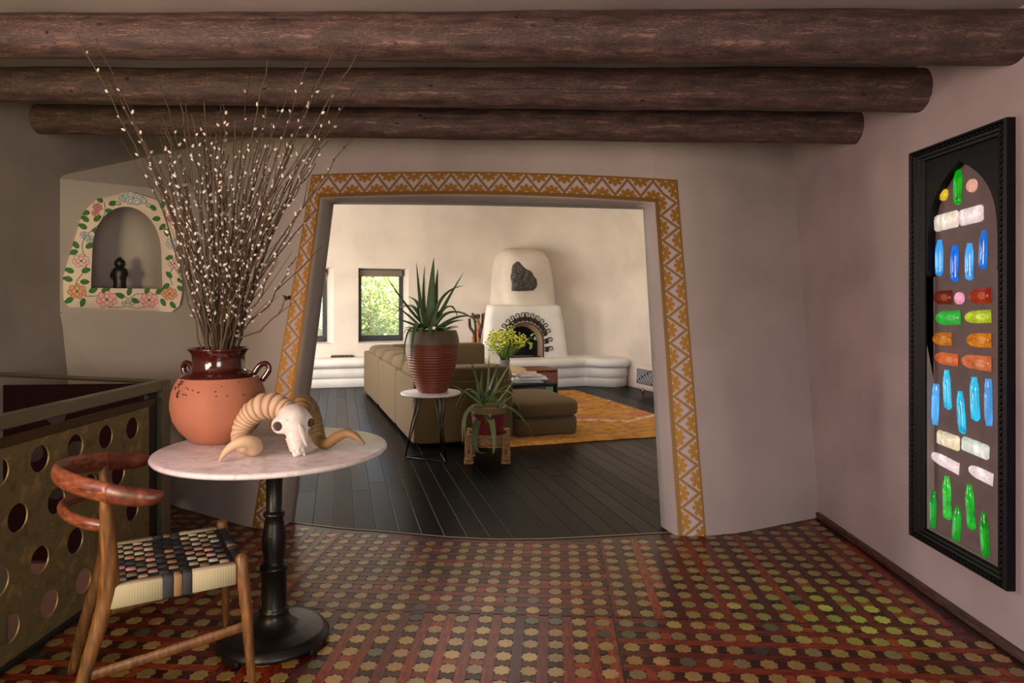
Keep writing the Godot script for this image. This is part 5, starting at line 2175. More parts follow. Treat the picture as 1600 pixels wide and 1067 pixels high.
func planters() -> void:
	# tall stand with the large pot
	var d := 5.72
	var sx := (673.5 - 800.0) / F * d
	var o := thing("wire_side_table", "small round marble side table on bent black wire legs, under the large pot", "side table", Vector3(sx, 0, -d))
	var st := mb()
	lathe(st, [[0.0, 0.552], [0.235, 0.552], [0.248, 0.556], [0.253, 0.564], [0.250, 0.572], [0.243, 0.575], [0.0, 0.575]], 64, Vector3.ZERO, false, false)
	part("tabletop", st, M.marble, o)
	var wire := sm(c(20, 20, 20), 0.4, 0.5)
	var feet := [at(633, 0, 5.82), at(697, 0, 5.63), at(688, 0, 5.98)]
	for p in feet.size():
		feet[p] = Vector3(feet[p].x - sx, 0.006, feet[p].z + d)
	var tops := [Vector3(-0.10, 0.552, 0.02), Vector3(0.055, 0.552, 0.08), Vector3(0.08, 0.552, -0.10)]
	for k in 3:
		st = mb()
		tube(st, [tops[k] + Vector3(-0.012, 0, 0), feet[k]], 0.0055, 8)
		tube(st, [tops[k] + Vector3(0.03, 0, 0), feet[k]], 0.0055, 8)
		tube(st, [feet[k], feet[(k + 1) % 3]], 0.0055, 8)
		part("wire_leg", st, wire, o)
	var px := (676.0 - 800.0) / F * d
	var pot := thing("planter_pot", "large barrel-shaped pot with ribbed rust red body and dark rim on the wire side table", "pot", Vector3(px, 0.575, -d))
	st = mb()
	lathe(st, [[0.205, 0.405], [0.219, 0.405], [0.2235, 0.40]], 64, Vector3.ZERO, false, false)
	lathe(st, [[0.2235, 0.395], [0.221, 0.43], [0.214, 0.47], [0.203, 0.503], [0.196, 0.515], [0.184, 0.514], [0.186, 0.49], [0.19, 0.46]], 64, Vector3.ZERO, false, false)
	part("dark_rim", st, tm(c(92, 76, 56), 0.55, 0.0, "mottle", Vector3.ONE * 3.0), pot)
	st = mb()
	var prof := []
	var pts := spline([Vector2(0.112, 0.0), Vector2(0.128, 0.02), Vector2(0.160, 0.11), Vector2(0.194, 0.22), Vector2(0.216, 0.32), Vector2(0.223, 0.38), Vector2(0.223, 0.405)], 110)
	for i in pts.size():
		prof.append([pts[i].x + 0.0022 * sin(i * 1.57), pts[i].y])
	var rows := []
	for p in prof:
		var ring := []
		for j in 180:
			var a := TAU * j / 180
			var r: float = p[0] + 0.0014 * (1.0 if j % 2 else -1.0)
			ring.append(Vector3(r * cos(a), p[1], -r * sin(a)))
		rows.append(ring)
	loft(st, rows, true)
	fan(st, rows[0], Vector3.ZERO, true)
	var rust := tm(c(116, 54, 28), 0.42, 0.0, "mottle", Vector3.ONE * 4.0)
	part("ribbed_body", st, rust, pot)
	st = mb()
	lathe(st, [[0.0, 0.472], [0.188, 0.47]], 32, Vector3.ZERO, false, false)
	part("soil", st, sm(c(52, 40, 30), 0.95), pot)
	var al := thing("aloe_plant", "large aloe with long toothed upright leaves in the rust red pot", "plant", Vector3(px, 1.03, -d))
	# leaves measured on a 7.11x view from (600, 390): base, a point at mid length, tip, width, depth offsets of mid and tip
	var big := [
		[520, 850, 528, 480, 555, 85, 118, 0.04, 0.06], [560, 850, 575, 520, 600, 205, 80, 0.10, 0.16], [440, 850, 398, 540, 360, 140, 56, 0.10, 0.2], [470, 850, 440, 520, 455, 172, 52, 0.16, 0.26], [560, 850, 705, 560, 893, 242, 70, 0.06, 0.1], [540, 850, 660, 520, 905, 398, 66, 0.0, -0.02],
		[440, 830, 235, 600, 15, 280, 50, 0.06, 0.12], [400, 860, 260, 720, 70, 590, 52, -0.06, -0.1], [420, 800, 375, 600, 255, 520, 70, 0.16, 0.22], [410, 760, 270, 615, 100, 745, 62, 0.12, 0.2], [430, 880, 280, 810, 100, 755, 60, -0.12, -0.18], [540, 820, 720, 625, 822, 775, 62, 0.12, 0.16],
		[580, 830, 800, 685, 1112, 870, 62, -0.04, -0.08], [580, 880, 860, 735, 1060, 800, 58, -0.12, -0.2], [600, 890, 760, 800, 890, 785, 66, 0.0, 0.03], [475, 860, 430, 720, 405, 648, 92, -0.16, -0.24], [500, 860, 515, 872, 502, 1035, 70, -0.21, -0.27], [430, 870, 345, 872, 300, 1290, 72, -0.18, -0.27], [360, 880, 255, 950, 215, 1330, 34, -0.12, -0.16], [600, 865, 670, 868, 725, 938, 56, -0.21, -0.27], [450, 870, 420, 876, 385, 970, 56, -0.22, -0.28], [620, 890, 740, 870, 815, 860, 40, -0.08, -0.1], [380, 880, 290, 860, 215, 880, 36, 0.02, 0.05], [400, 890, 270, 880, 225, 940, 30, -0.02, 0.0], [640, 890, 770, 850, 825, 870, 30, 0.10, 0.14],
	]
	for e in big:
		var f := func(x: float, y: float, dd: float) -> Vector3: return at(600 + x / 7.1125, 390 + y / 7.1125, d + dd)
		aloe_leaf(al, f.call(e[0], e[1], e[7] * 0.3), f.call(e[2], e[3], e[7]), f.call(e[4], e[5], e[8]), e[6] / 7.1125 / F * d)
	# teeth along the two tall leaves at the left
	var th := mb()
	for e in [big[2], big[3]]:
		for k in 14:
			var t := 0.25 + 0.04 * k
			var q0 := Vector2(e[0], e[1])
			var qm := Vector2(e[2], e[3]) * 2.0 - (q0 + Vector2(e[4], e[5])) / 2.0
			var q := q0.lerp(qm, t).lerp(qm.lerp(Vector2(e[4], e[5]), t), t)
			var p := at(600 + (q.x + 11 * (1.1 - t) * 2.0) / 7.1125, 390 + q.y / 7.1125, d + lerpf(e[7], e[8], t))
			tube(th, [p, p + Vector3(0.012, 0.006, 0)], [0.004, 0.0008], 4)
	var tho := part("leaf_teeth", th, M.aloe, al, true)
	tho.set_meta("kind", "stuff")

	# low carved stand with the second pot
	var d2 := 5.74
	var x2 := (762.5 - 800.0) / F * d2
	var cw := tm(c(178, 134, 84), 0.75, 0.0, "grain", Vector3(8, 8, 8), 0.1)
	o = thing("carved_stand", "low carved pale wood plant stand with block feet on the black floor", "plant stand", Vector3(x2, 0, -d2))
	st = mb(true)
	var r0 := 0.185
	var ring_rows := []
	for e in [[r0 - 0.02, 0.14], [r0, 0.14], [r0, 0.152], [r0 - 0.008, 0.157], [r0 - 0.008, 0.205], [r0, 0.21], [r0, 0.235], [r0 - 0.022, 0.235], [r0 - 0.022, 0.14]]:
		var ring := []
		for j in 12:
			var a := TAU * (j + 0.5) / 12
			ring.append(Vector3(e[0] * cos(a), e[1], -e[0] * sin(a)))
		ring_rows.append(ring)
	loft(st, ring_rows, true)
	lathe(st, [[0.0, 0.150], [0.165, 0.150]], 12, Vector3.ZERO, false, false)
	part("carved_ring", st, cw, o)
	for k in 4:
		var a := PI / 4 + 0.02 + PI / 2 * k
		var t := turned(a - PI / 2, Vector3(0.175 * cos(a), 0, -0.175 * sin(a)))
		t = turned(0.0, Vector3(0.152 * signf(cos(a)) * 1.0, 0, -0.13 * signf(sin(a))))
		st = mb(true)
		block(st, t.translated_local(Vector3(0, 0.15, 0)), Vector3(0.066, 0.18, 0.06), 0.004)
		block(st, t.translated_local(Vector3(0, 0.056, 0)), Vector3(0.056, 0.018, 0.05), 0.003)
		block(st, t.translated_local(Vector3(0, 0.040, 0)), Vector3(0.072, 0.02, 0.066), 0.006)
		block(st, t.translated_local(Vector3(0, 0.013, 0)), Vector3(0.078, 0.028, 0.07), 0.006)
		var lg := part("leg", st, cw, o)
		st = mb(true)
		block(st, t.translated_local(Vector3(0, 0.105, 0.033)), Vector3(0.016, 0.04, 0.008), 0.003)
		part("carved_knob", st, sm(c(86, 56, 34), 0.7), lg)
	pot = thing("planter_pot", "small maroon glazed pot with olive rim in the low carved stand", "pot", Vector3(x2 + 0.006, 0.152, -d2))
	st = mb()
	lathe(st, [[0.104, 0.0], [0.112, 0.004], [0.122, 0.06], [0.136, 0.15], [0.146, 0.208], [0.149, 0.226]], 48, Vector3.ZERO, true, false)
	var mg := sm(c(104, 24, 26), 0.15)
	mg.clearcoat_enabled = true
	mg.clearcoat = 0.6
	part("glazed_body", st, mg, pot)
	st = mb()
	lathe(st, [[0.150, 0.224], [0.151, 0.238], [0.150, 0.252]], 48, Vector3.ZERO, false, false)
	part("dark_band", st, sm(c(56, 46, 34), 0.2), pot)
	st = mb()
	lathe(st, [[0.1505, 0.250], [0.156, 0.296], [0.158, 0.300], [0.156, 0.304], [0.146, 0.302], [0.142, 0.27], [0.0, 0.268]], 48, Vector3.ZERO, false, false)
	part("olive_rim", st, sm(c(122, 104, 62), 0.22), pot)
	al = thing("aloe_plant", "smaller drooping aloe with many thin arching leaves in the maroon pot", "plant", Vector3(x2, 0.45, -d2))
	var small := [
		[270, 470, 232, 260, 165, 85, 36, 0.02, 0.05], [280, 470, 276, 330, 286, 195, 28, 0.1, 0.15], [325, 460, 338, 240, 343, 62, 24, 0.05, 0.1], [310, 470, 370, 290, 428, 132, 34, 0.0, 0.02], [340, 470, 430, 300, 522, 142, 34, 0.08, 0.1], [375, 470, 400, 340, 412, 222, 24, 0.14, 0.2], [300, 430, 375, 260, 405, 148, 24, 0.1, 0.16],
		[290, 500, 150, 390, 22, 325, 34, -0.1, -0.16], [280, 470, 170, 362, 62, 520, 32, -0.02, -0.06], [255, 470, 180, 385, 85, 548, 30, 0.08, 0.1], [270, 535, 150, 570, 122, 822, 48, -0.1, -0.16], [250, 510, 160, 560, 145, 800, 36, 0.02, 0.02], [285, 560, 222, 720, 240, 870, 62, -0.19, -0.24], [325, 550, 375, 700, 375, 910, 64, -0.2, -0.24], [345, 540, 390, 760, 388, 880, 34, -0.16, -0.2], [295, 480, 295, 430, 290, 368, 44, -0.14, -0.2],
		[320, 450, 510, 325, 662, 332, 26, -0.02, -0.02], [310, 460, 490, 378, 603, 545, 32, -0.1, -0.18], [470, 515, 575, 560, 712, 728, 34, -0.1, -0.16], [410, 470, 500, 360, 580, 235, 24, 0.1, 0.12], [430, 520, 490, 450, 550, 418, 24, 0.0, 0.02], [420, 540, 405, 470, 398, 395, 26, 0.02, 0.02], [440, 530, 470, 450, 500, 400, 24, 0.06, 0.08], [400, 540, 440, 470, 450, 380, 22, 0.1, 0.14], [300, 560, 320, 600, 315, 660, 26, -0.2, -0.23], [260, 500, 215, 500, 160, 530, 34, -0.05, -0.1],
	]
	for k in small.size():
		var e: Array = small[k]
		var f := func(x: float, y: float, dd: float) -> Vector3: return at(700 + x / 5.333, 540 + y / 5.333, d2 + dd)
		var hook = null
		if k == 12:
			hook = f.call(312, 893, -0.25)
		aloe_leaf(al, f.call(e[0], e[1], e[7] * 0.4), f.call(e[2], e[3], e[7]), f.call(e[4], e[5], e[8]), e[6] / 5.333 / F * d2 * 1.05, k % 3 != 0, hook)


# ------------------------------------------------------------------ things round the fireplace

func lounge_things() -> void:
	# rug: a grid of shaggy pile, coloured in uneven fields
	var near_r := Vector2(2.02, 6.93)
	var st := mb()
	var nu := 84
	var nv := 120
	var n := FastNoiseLite.new()
	n.seed = 4
	n.frequency = 1.1
	var f2 := FastNoiseLite.new()
	f2.seed = 14
	f2.frequency = 9.0
	var grid := []
	var cols := []
	for j in nv + 1:
		var row := []
		var crow := []
		for i in nu + 1:
			var u := 2.35 * i / nu
			var v := 3.4 * j / nv
			var wav := 0.02 * n.get_noise_1d(v * 3.0) if i == 0 or i == nu else 0.0
			var p := near_r - E2 * (u + wav) + E1 * (v + (0.02 * n.get_noise_1d(u * 3.0 + 9.0) if j == 0 or j == nv else 0.0))
			var h := 0.026 + 0.012 * f2.get_noise_2d(u * 2.5, v * 6.0) + 0.006 * sin(v * 60.0 + 3.0 * n.get_noise_2d(u * 2, v))
			if i == 0 or j == 0 or i == nu or j == nv:
				h = 0.001
			row.append(g3(p, h))
			var col := c(226, 166, 80).lerp(c(192, 128, 52), clampf(0.5 + 1.1 * f2.get_noise_2d(u * 0.6, v * 4.0), 0.0, 1.0)).darkened(0.35 * clampf(2.2 * f2.get_noise_2d(u * 0.5 + 70.0, v * 5.0) - 0.35, 0.0, 1.0))
			# rose fields edged with white zigzag lines
			var z := 0.75 + 0.35 * absf(fmod(u * 1.1 + 0.4, 2.0) - 1.0) * 1.4
			var z2 := 2.1 + 0.3 * absf(fmod(u * 1.0 + 1.0, 2.0) - 1.0)
			if (v > z and v < z + 0.34 and n.get_noise_2d(u * 1.3, v) > -0.25) or (v > z2 and v < z2 + 0.25 and n.get_noise_2d(u * 1.5, 7.0) > -0.1):
				col = c(198, 126, 88)
			if absf(v - z) < 0.028 and n.get_noise_1d(u * 1.6) > -0.25:
				col = c(232, 212, 190)
			if absf(v - 1.62) < 0.03 and fmod(u + 0.2, 0.9) < 0.34:
				col = c(236, 218, 196)
			if absf(v - z2 - 0.1) < 0.03 and fmod(u + 0.1, 0.8) < 0.2:
				col = c(232, 205, 180)
			crow.append(col.srgb_to_linear())
		grid.append(row)
		cols.append(crow)
	for j in nv:
		for i in nu:
			for k in [[0, 0], [1, 1], [0, 1], [0, 0], [1, 0], [1, 1]]:
				st.set_color(cols[j + k[1]][i + k[0]])
				st.add_vertex(grid[j + k[1]][i + k[0]])
	var rm := vm(0.95)
	rm.heightmap_enabled = true
	rm.heightmap_texture = T.rug
	rm.heightmap_scale = 1.0
	rm.uv1_triplanar = true
	rm.uv1_world_triplanar = true
	rm.uv1_scale = Vector3(1.5, 1.5, 4)
	solo("rug", st, rm, "shaggy golden yellow rug with rose and white zigzags on the black floor", "rug")
	# low dark glass-topped table with magazines and the vase
	var tp := Vector2(0.03, 8.2)
	var o := thing("coffee_table", "low black coffee table with a green block in its open end, under the magazines", "coffee table", g3(tp))
	st = mb(true)
	block(st, along(E2, g3(tp, 0.355)), Vector3(0.86, 0.03, 0.62), 0.004)
	part("tabletop", st, M.black_wood, o, true)
	for s in [-1, 1]:
		st = mb(true)
		block(st, along(E2, g3(tp + E2 * 0.415 * s, 0.19)), Vector3(0.03, 0.30, 0.62), 0.004)
		part("side_panel", st, M.black_wood, o, true)
	st = mb(true)
	block(st, along(E2, g3(tp + E1 * 0.1, 0.06)), Vector3(0.80, 0.03, 0.5), 0.004)
	part("shelf", st, M.black_wood, o, true)
	st = mb(true)
	block(st, along(E2, g3(tp + E2 * 0.06 - E1 * 0.27, 0.29)), Vector3(0.60, 0.10, 0.02), 0.003)
	part("drawer_front", st, tm(c(70, 44, 30), 0.4, 0.0, "grain", Vector3(3, 3, 3)), o, true)
	st = mb(true)
	block(st, along(E2, g3(tp + E2 * 0.34 - E1 * 0.27, 0.30)), Vector3(0.10, 0.07, 0.03), 0.003)
	part("green_block", st, sm(c(96, 142, 36), 0.3), o, true)
	var q := RandomNumberGenerator.new()
	q.seed = 3
	var h := 0.370
	var tones := [c(214, 214, 212), c(226, 222, 214), c(176, 172, 168), c(230, 230, 228), c(150, 132, 124), c(222, 214, 204), c(204, 160, 130)]
	var words_ := ["lowest white", "second, ivory", "third, light grey", "fourth, bright white", "fifth, taupe", "sixth, cream", "topmost, tan and tilted"]
	for k in 7:
		var m := thing("magazine", "%s magazine of the stack on the low black coffee table" % words_[k], "magazine", g3(tp + E2 * (0.16 + q.randf_range(-0.04, 0.05)) + E1 * q.randf_range(-0.1, 0.02), h), q.randf_range(-0.2, 0.45), "magazines on the coffee table")
		st = mb(true)
		block(st, move(Vector3(0, 0.008, 0)), Vector3(0.36 - 0.02 * k, 0.010, 0.27), 0.0)
		part("pages", st, sm(c(226, 222, 214), 0.8), m)
		for s in [0.0015, 0.0145]:
			st = mb(true)
			block(st, move(Vector3(0, s, 0)), Vector3(0.366 - 0.02 * k, 0.002, 0.276), 0.0)
			part("cover", st, sm(tones[k], 0.35), m)
		h += 0.0165
	var vx := Vector2(-0.085, 8.02)
	var v := thing("vase", "grey stone vase with narrow neck holding the yellow flowers", "vase", g3(vx, 0.37))
	st = mb()
	lathe(st, [[0.045, 0.0], [0.06, 0.01], [0.078, 0.06], [0.083, 0.11], [0.072, 0.16], [0.060, 0.19], [0.056, 0.225], [0.060, 0.262], [0.066, 0.278], [0.060, 0.28], [0.052, 0.26], [0.05, 0.2], [0.0, 0.19]], 32, Vector3.ZERO, true, false)
	part("body", flipless(st), tm(c(146, 136, 130), 0.6, 0.0, "fine", Vector3.ONE * 4.0, 0.2), v)
	bouquet(vx)
	# round padded ottoman and wooden box behind the table
	o = thing("ottoman", "round beige padded ottoman between the coffee table and the wooden cube", "ottoman", g3(Vector2(-0.09, 8.88)))
	st = mb()
	pillow(st, move(Vector3(0, 0.40, 0)), Vector3(0.60, 0.20, 0.60), 0.8, 32, 14)
	var om := sm(c(176, 154, 114), 0.95)
	part("cushion", st, om, o)
	st = mb()
	lathe(st, [[0.22, 0.0], [0.25, 0.02], [0.26, 0.32], [0.24, 0.36]], 32)
	part("base", st, M.sofa, o)
	o = thing("wooden_cube_table", "low warm brown wooden cube table in front of the hearth", "side table", g3(Vector2(0.26, 9.55)))
	var wood := tm(c(150, 84, 42), 0.4, 0.0, "grain", Vector3(2, 5, 2))
	var ct := along(E2, g3(Vector2(0.26, 9.55)))
	for e in [[0, 0.395, 0, 0.62, 0.025, 0.5, "top_board"], [-0.2975, 0.19, 0, 0.025, 0.38, 0.5, "side_board"], [0.2975, 0.19, 0, 0.025, 0.38, 0.5, "side_board"], [0, 0.19, 0.235, 0.57, 0.36, 0.02, "front_board"], [0, 0.19, -0.235, 0.57, 0.36, 0.02, "back_board"]]:
		st = mb(true)
		block(st, ct.translated_local(Vector3(e[0], e[1], e[2])), Vector3(e[3], e[4], e[5]), 0.003)
		part(e[6], st, wood, o, true)
	# pale pink cabinet at the right, with a pierced door and slim metal legs
	var c0 := Vector2(1.775, 9.87)
	o = thing("cabinet", "low pale pink cabinet with a pierced lattice door, beside the right jamb", "cabinet", g3(c0 - E1 * 0.6 + E2 * 0.2))
	var pink := sm(c(220, 196, 188), 0.45)
	var cf := along(-E1, g3(c0 - E1 * 0.65 + E2 * 0.21))
	st = mb(true)
	block(st, cf.translated_local(Vector3(0, 0.27, 0)), Vector3(1.3, 0.31, 0.42), 0.005)
	part("body", st, pink, o, true)
	var zside := 1.0 if cf.basis.z.dot(v3d(-E2)) > 0 else -1.0
	var latt := mb(true)
	var dk := mb(true)
	for door in 2:
		var xo := -0.33 + door * 0.66
		block(dk, cf.translated_local(Vector3(xo, 0.275, zside * 0.211)), Vector3(0.52, 0.21, 0.006))
		for i in 14:
			for j in 6:
				var p := Vector3(xo - 0.26 + 0.52 * (i + 0.5) / 14, 0.175 + 0.21 * (j + 0.5) / 6.0, zside * 0.216)
				if (i * 3 + j * 5) % 11 == 0:
					continue
				var t := cf.translated_local(p)
				t.basis = t.basis * Basis(Vector3.BACK, PI / 4 * (1 if (i + j) % 2 else -1))
				block(latt, t, Vector3(0.040, 0.008, 0.006))
				block(latt, cf.translated_local(p + Vector3(0, 0.017, 0)), Vector3(0.03, 0.005, 0.006))
	part("door_backing", dk, sm(c(20, 24, 36), 0.6), o, true)
	var lo_ := part("lattice", latt, sm(c(186, 186, 190), 0.5), o, true)
	lo_.set_meta("kind", "stuff")
	for e in [[-0.52, -0.15], [0.52, -0.15], [-0.52, 0.15], [0.52, 0.15]]:
		st = mb()
		tube(st, [cf * Vector3(e[0], 0.0, e[1]), cf * Vector3(e[0], 0.12, e[1])], 0.011, 10)
		part("leg", st, sm(c(190, 186, 180), 0.25, 0.9), o, true)
	# small tray of dark pieces on the window bench
	var bt := at(535, 552, 10.95)
	o = thing("tray", "small dark beaded tray lying on the white bench below the windows", "tray", Vector3(bt.x, 0.447, bt.z))
	st = mb(true)
	block(st, along(Vector2(0.958, 0.287), Vector3(0, 0.012, 0)), Vector3(0.36, 0.02, 0.13), 0.004)
	part("board", st, sm(c(64, 50, 40), 0.7), o)
	for k in 12:
		st = mb()
		pillow(st, along(Vector2(0.958, 0.287), Vector3.ZERO) * move(Vector3(-0.155 + 0.028 * k, 0.028, 0.02 * sin(k * 2.0))), Vector3(0.026, 0.02, 0.05), 0.9, 8, 6)
		part("bead", st, sm(c(88, 72, 56), 0.6), o)


func flipless(st: SurfaceTool) -> SurfaceTool:
	return st


func bouquet(vx: Vector2) -> void:
	var o := thing("flower_bunch", "loose bunch of small yellow green flowers in the grey vase", "flowers", g3(vx, 0.63))
	var q := RandomNumberGenerator.new()
	q.seed = 8
	var green := sm(c(112, 138, 52), 0.7)
	var yel := vm(0.75)
	var root := g3(vx, 0.62)
	var stems := mb()
	var blooms := mb()
	for k in 60:
		var a := q.randf() * TAU
		var r := sqrt(q.randf()) * 0.23
		var top := root + Vector3(cos(a) * r + 0.02, 0.20 + 0.17 * q.randf() - r * 0.1, sin(a) * r)
		tube(stems, [root + Vector3(cos(a), 0, sin(a)) * 0.03, root.lerp(top, 0.5) + Vector3(0, 0.03, 0), top], [0.003, 0.0025, 0.0015], 4)
		for j in 5:
			var p := top + Vector3(q.randf_range(-0.035, 0.035), q.randf_range(-0.03, 0.04), q.randf_range(-0.035, 0.035))
			blooms.set_color([c(206, 200, 40), c(222, 214, 70), c(180, 186, 50), c(150, 168, 60)][q.randi() % 4].srgb_to_linear())
			pillow(blooms, Transform3D(Basis(Vector3(0.3, 0.9, 0.2).normalized(), q.randf() * 3.0), p), Vector3(0.026, 0.016, 0.026), 0.8, 6, 4)
	# looser sprays: one high at the left, thin ones out to the sides
	for e in [[790, 516, 7.95], [798, 508, 8.05], [785, 522, 7.9], [765, 538, 7.9], [771, 530, 8.1], [776, 545, 7.85], [831, 528, 7.9]]:
		var top := at(e[0], e[1], e[2])
		tube(stems, spline([root, root.lerp(top, 0.6) + Vector3(0, 0.04, 0), top], 8), [0.003, 0.003, 0.003, 0.0028, 0.0026, 0.0024, 0.002, 0.0018, 0.0015], 4)
		for j in 12:
			var p := top + Vector3(q.randf_range(-0.05, 0.05), q.randf_range(-0.08, 0.05), q.randf_range(-0.04, 0.04))
			blooms.set_color((c(196, 200, 110) if j % 2 else c(150, 176, 70)).srgb_to_linear())
			pillow(blooms, Transform3D(Basis(Vector3.UP, q.randf() * 3.0), p), Vector3(0.022, 0.015, 0.022), 0.8, 6, 4)
	var drop := [at(816, 541, 7.95), at(824, 529, 7.95), at(832, 528, 7.95)]
	tube(stems, spline([root] + drop, 12), 0.0028, 5)
	tube(stems, spline([drop[1], at(827, 532, 7.95), at(829, 538, 7.95)], 6), 0.002, 5)
	for j in 8:
		blooms.set_color(c(178, 196, 70).srgb_to_linear())
		pillow(blooms, move(at(829 + q.randf_range(-2, 2), 540 + q.randf_range(-3, 4), 7.95)), Vector3(0.02, 0.034, 0.02), 0.9, 6, 5)
	part("stems", stems, green, o, true).set_meta("kind", "stuff")
	part("blossoms", blooms, yel, o, true).set_meta("kind", "stuff")
	var tw := mb()
	tube(tw, [root, at(777, 552, 7.9), at(763, 538, 7.85)], [0.004, 0.006, 0.003], 5)
	part("dry_twig", tw, M.twig, o, true)


func fireplace() -> void:
	var f0 := Vector2(0.205, 10.88)
	var fw_ := along(E2, g3(f0))        # x to the right, z towards the viewer
	var o := thing("fireplace", "rounded white adobe fireplace with an arched firebox and tapering chimney", "fireplace", g3(f0, 0.44))
	var st := mb()
	var hb := 0.42
	var ht := 1.285
	var wid := func(h: float) -> float: return lerpf(0.735, 0.60, pow((h - hb) / (ht - hb), 1.3))
	# front of the body: ring between outline and arch
	var arch := []
	var outl := []
	var aw := 0.305
	var ab := 0.44
	var ah := 0.995
	var na := 40
	for k in na + 1:
		var an := PI * k / na
		var sy := ab + 0.24 + (ah - ab - 0.24) * sin(an)
		arch.append(Vector2(aw * cos(an), sy))
	arch.push_front(Vector2(aw, ab))
	arch.push_front(Vector2(aw, ab - 0.02))
	arch.append(Vector2(-aw, ab))
	arch.append(Vector2(-aw, ab - 0.02))
	var poly := PackedVector2Array([Vector2(-0.58, hb - 0.02), Vector2(0.68, hb - 0.02), Vector2(wid.call(1.0) - 0.06, 1.0), Vector2(wid.call(ht) - 0.06, ht - 0.03), Vector2(-wid.call(ht) + 0.11, ht - 0.03), Vector2(-wid.call(1.0) + 0.13, 1.0)])
	for p in arch:
		var qv := out_to(Vector2(0, 0.62), p, poly)
		outl.append(qv if p.y > ab + 0.001 else Vector2(0.68 if p.x > 0 else -0.58, hb - 0.02))
	var flat_ := func(p: Vector2, z: float) -> Vector3: return fw_ * Vector3(p.x, p.y, z)
	var rows := []
	for s in 7:
		var row := []
		for k in arch.size():
			row.append(flat_.call(arch[k].lerp(outl[k], s / 6.0), 0.0))
		rows.append(row)
	loft(st, rows, false, true)
	# rounded shoulders and top, from the outline back into the wall
	var shell := []
	for s in 9:
		var an := PI / 2 * s / 8.0
		var row := []
		for k in outl.size():
			var p: Vector2 = outl[k]
			var dirx := signf(p.x) * clampf((absf(p.x) - 0.15) / 0.35, 0.0, 1.0)
			var topk := clampf((p.y - (ht - 0.12)) / 0.09, 0.0, 1.0)
			row.append(flat_.call(Vector2(p.x + dirx * 0.11 * sin(an), p.y + topk * 0.03 * sin(an)), -0.14 * (1.0 - cos(an))))
		shell.append(row)
	var lastr := []
	for p in shell[-1]:
		lastr.append(p + Vector3(0.06, 0.0, -0.75))
	shell.append(lastr)
	loft(st, shell, false, true)
	part("body", st, M.plaster_white, o, true)
	# chimney breast
	st = mb()
	rows = []
	for e in [[1.22, 0.47, -0.10], [1.30, 0.47, -0.10], [1.6, 0.45, -0.13], [1.88, 0.43, -0.18], [2.06, 0.40, -0.25], [2.17, 0.35, -0.38], [2.23, 0.27, -0.60], [2.25, 0.2, -0.9]]:
		var row := []
		for k in 31:
			var an := PI * k / 30.0
			var x: float = -e[1] * pw(cos(an), 0.5)
			row.append(fw_ * Vector3(x + 0.18, e[0], e[2] - 0.42 + 0.42 * pw(sin(an), 0.55) - (0.0 if k > 0 and k < 30 else 0.5)))
		rows.append(row)
	loft(st, rows)
	part("chimney_breast", st, M.plaster_far, o, true)
	# firebox: pale reveal, dark back and screen
	st = mb()
	rows = []
	for e in [[1.0, 0.0], [0.97, -0.06], [0.9, -0.16]]:
		var row := []
		for p in arch:
			row.append(flat_.call(Vector2(p.x * e[0], ab + (p.y - ab) * e[0]), e[1]))
		rows.append(row)
	loft(st, rows, false, false)
	part("reveal", st, tm(c(170, 146, 122), 0.85, 0.0, "mottle", Vector3.ONE * 2.0), o, true)
	st = mb()
	rows = []
	for e in [[0.90, -0.16], [0.82, -0.4], [0.0, -0.42]]:
		var row := []
		for p in arch:
			row.append(flat_.call(Vector2(p.x * e[0], ab + (p.y - ab) * e[0]), e[1]))
		rows.append(row)
	loft(st, rows, false, false)
	part("firebox", st, sm(c(24, 22, 22), 0.8), o, true)
	st = mb(true)
	block(st, fw_.translated_local(Vector3(0, 0.452, -0.03)), Vector3(0.54, 0.022, 0.05), 0.003)
	part("fire_grate", st, M.steel_dark, o, true)
	# brick-brown rim round the arch
	st = mb()
	var rim := []
	for p in arch:
		rim.append(flat_.call(p * Vector2(1.02, 1.0) + Vector2(0, 0.006), 0.004))
	tube(st, rim, Vector2(0.014, 0.014), 8)
	part("arch_rim", st, sm(c(86, 52, 36), 0.7), o, true)
	# sixteen little iron rams set round the arch, heads outward
	var iron := sm(c(44, 32, 28), 0.55, 0.3)
	for k in 16:
		var f := (k + 0.5) / 16.0
		var s := lerpf(-0.10, PI + 0.10, f)
		var cp: Vector2
		if s < 0.0 or s > PI:
			cp = Vector2(aw + 0.088, ab + 0.06) * Vector2(1 if s < 0 else -1, 1)
			s = 0.0 if s < 0 else PI
		else:
			cp = Vector2((aw + 0.088) * cos(s), ab + 0.24 + (ah - ab - 0.24 + 0.088) * sin(s))
			if sin(s) < 0.45:
				cp.y -= 0.11 * (0.45 - sin(s)) / 0.45
		var t := fw_.translated_local(Vector3(cp.x, cp.y, 0.008))
		t.basis = t.basis * Basis(Vector3.BACK, s - PI / 2).scaled(Vector3.ONE * 1.2)
		var mir := -1.0 if k >= 8 else 1.0
		var rm := mb()
		block(rm, t.translated_local(Vector3(0, -0.008, 0)), Vector3(0.068, 0.046, 0.014), 0.006)
		for lx in [-0.026, -0.012, 0.012, 0.026]:
			block(rm, t.translated_local(Vector3(lx, -0.038, 0)), Vector3(0.010, 0.026, 0.010), 0.002)
		var body := part("ram_ornament", rm, iron, o, true)
		rm = mb()
		var horn := []
		for j in 15:
			var a := 0.3 + 4.6 * j / 14.0
			var rr := 0.034 * (1.0 - 0.05 * j)
			horn.append(t * Vector3(mir * (-0.030 + 0.026 - rr * cos(a)), 0.044 + rr * sin(a) * 0.9, 0.0))
		tube(rm, horn, 0.0065, 6)
		tube(rm, [t * Vector3(mir * -0.03, 0.01, 0), t * Vector3(mir * -0.034, 0.05, 0)], [0.012, 0.008], 6)
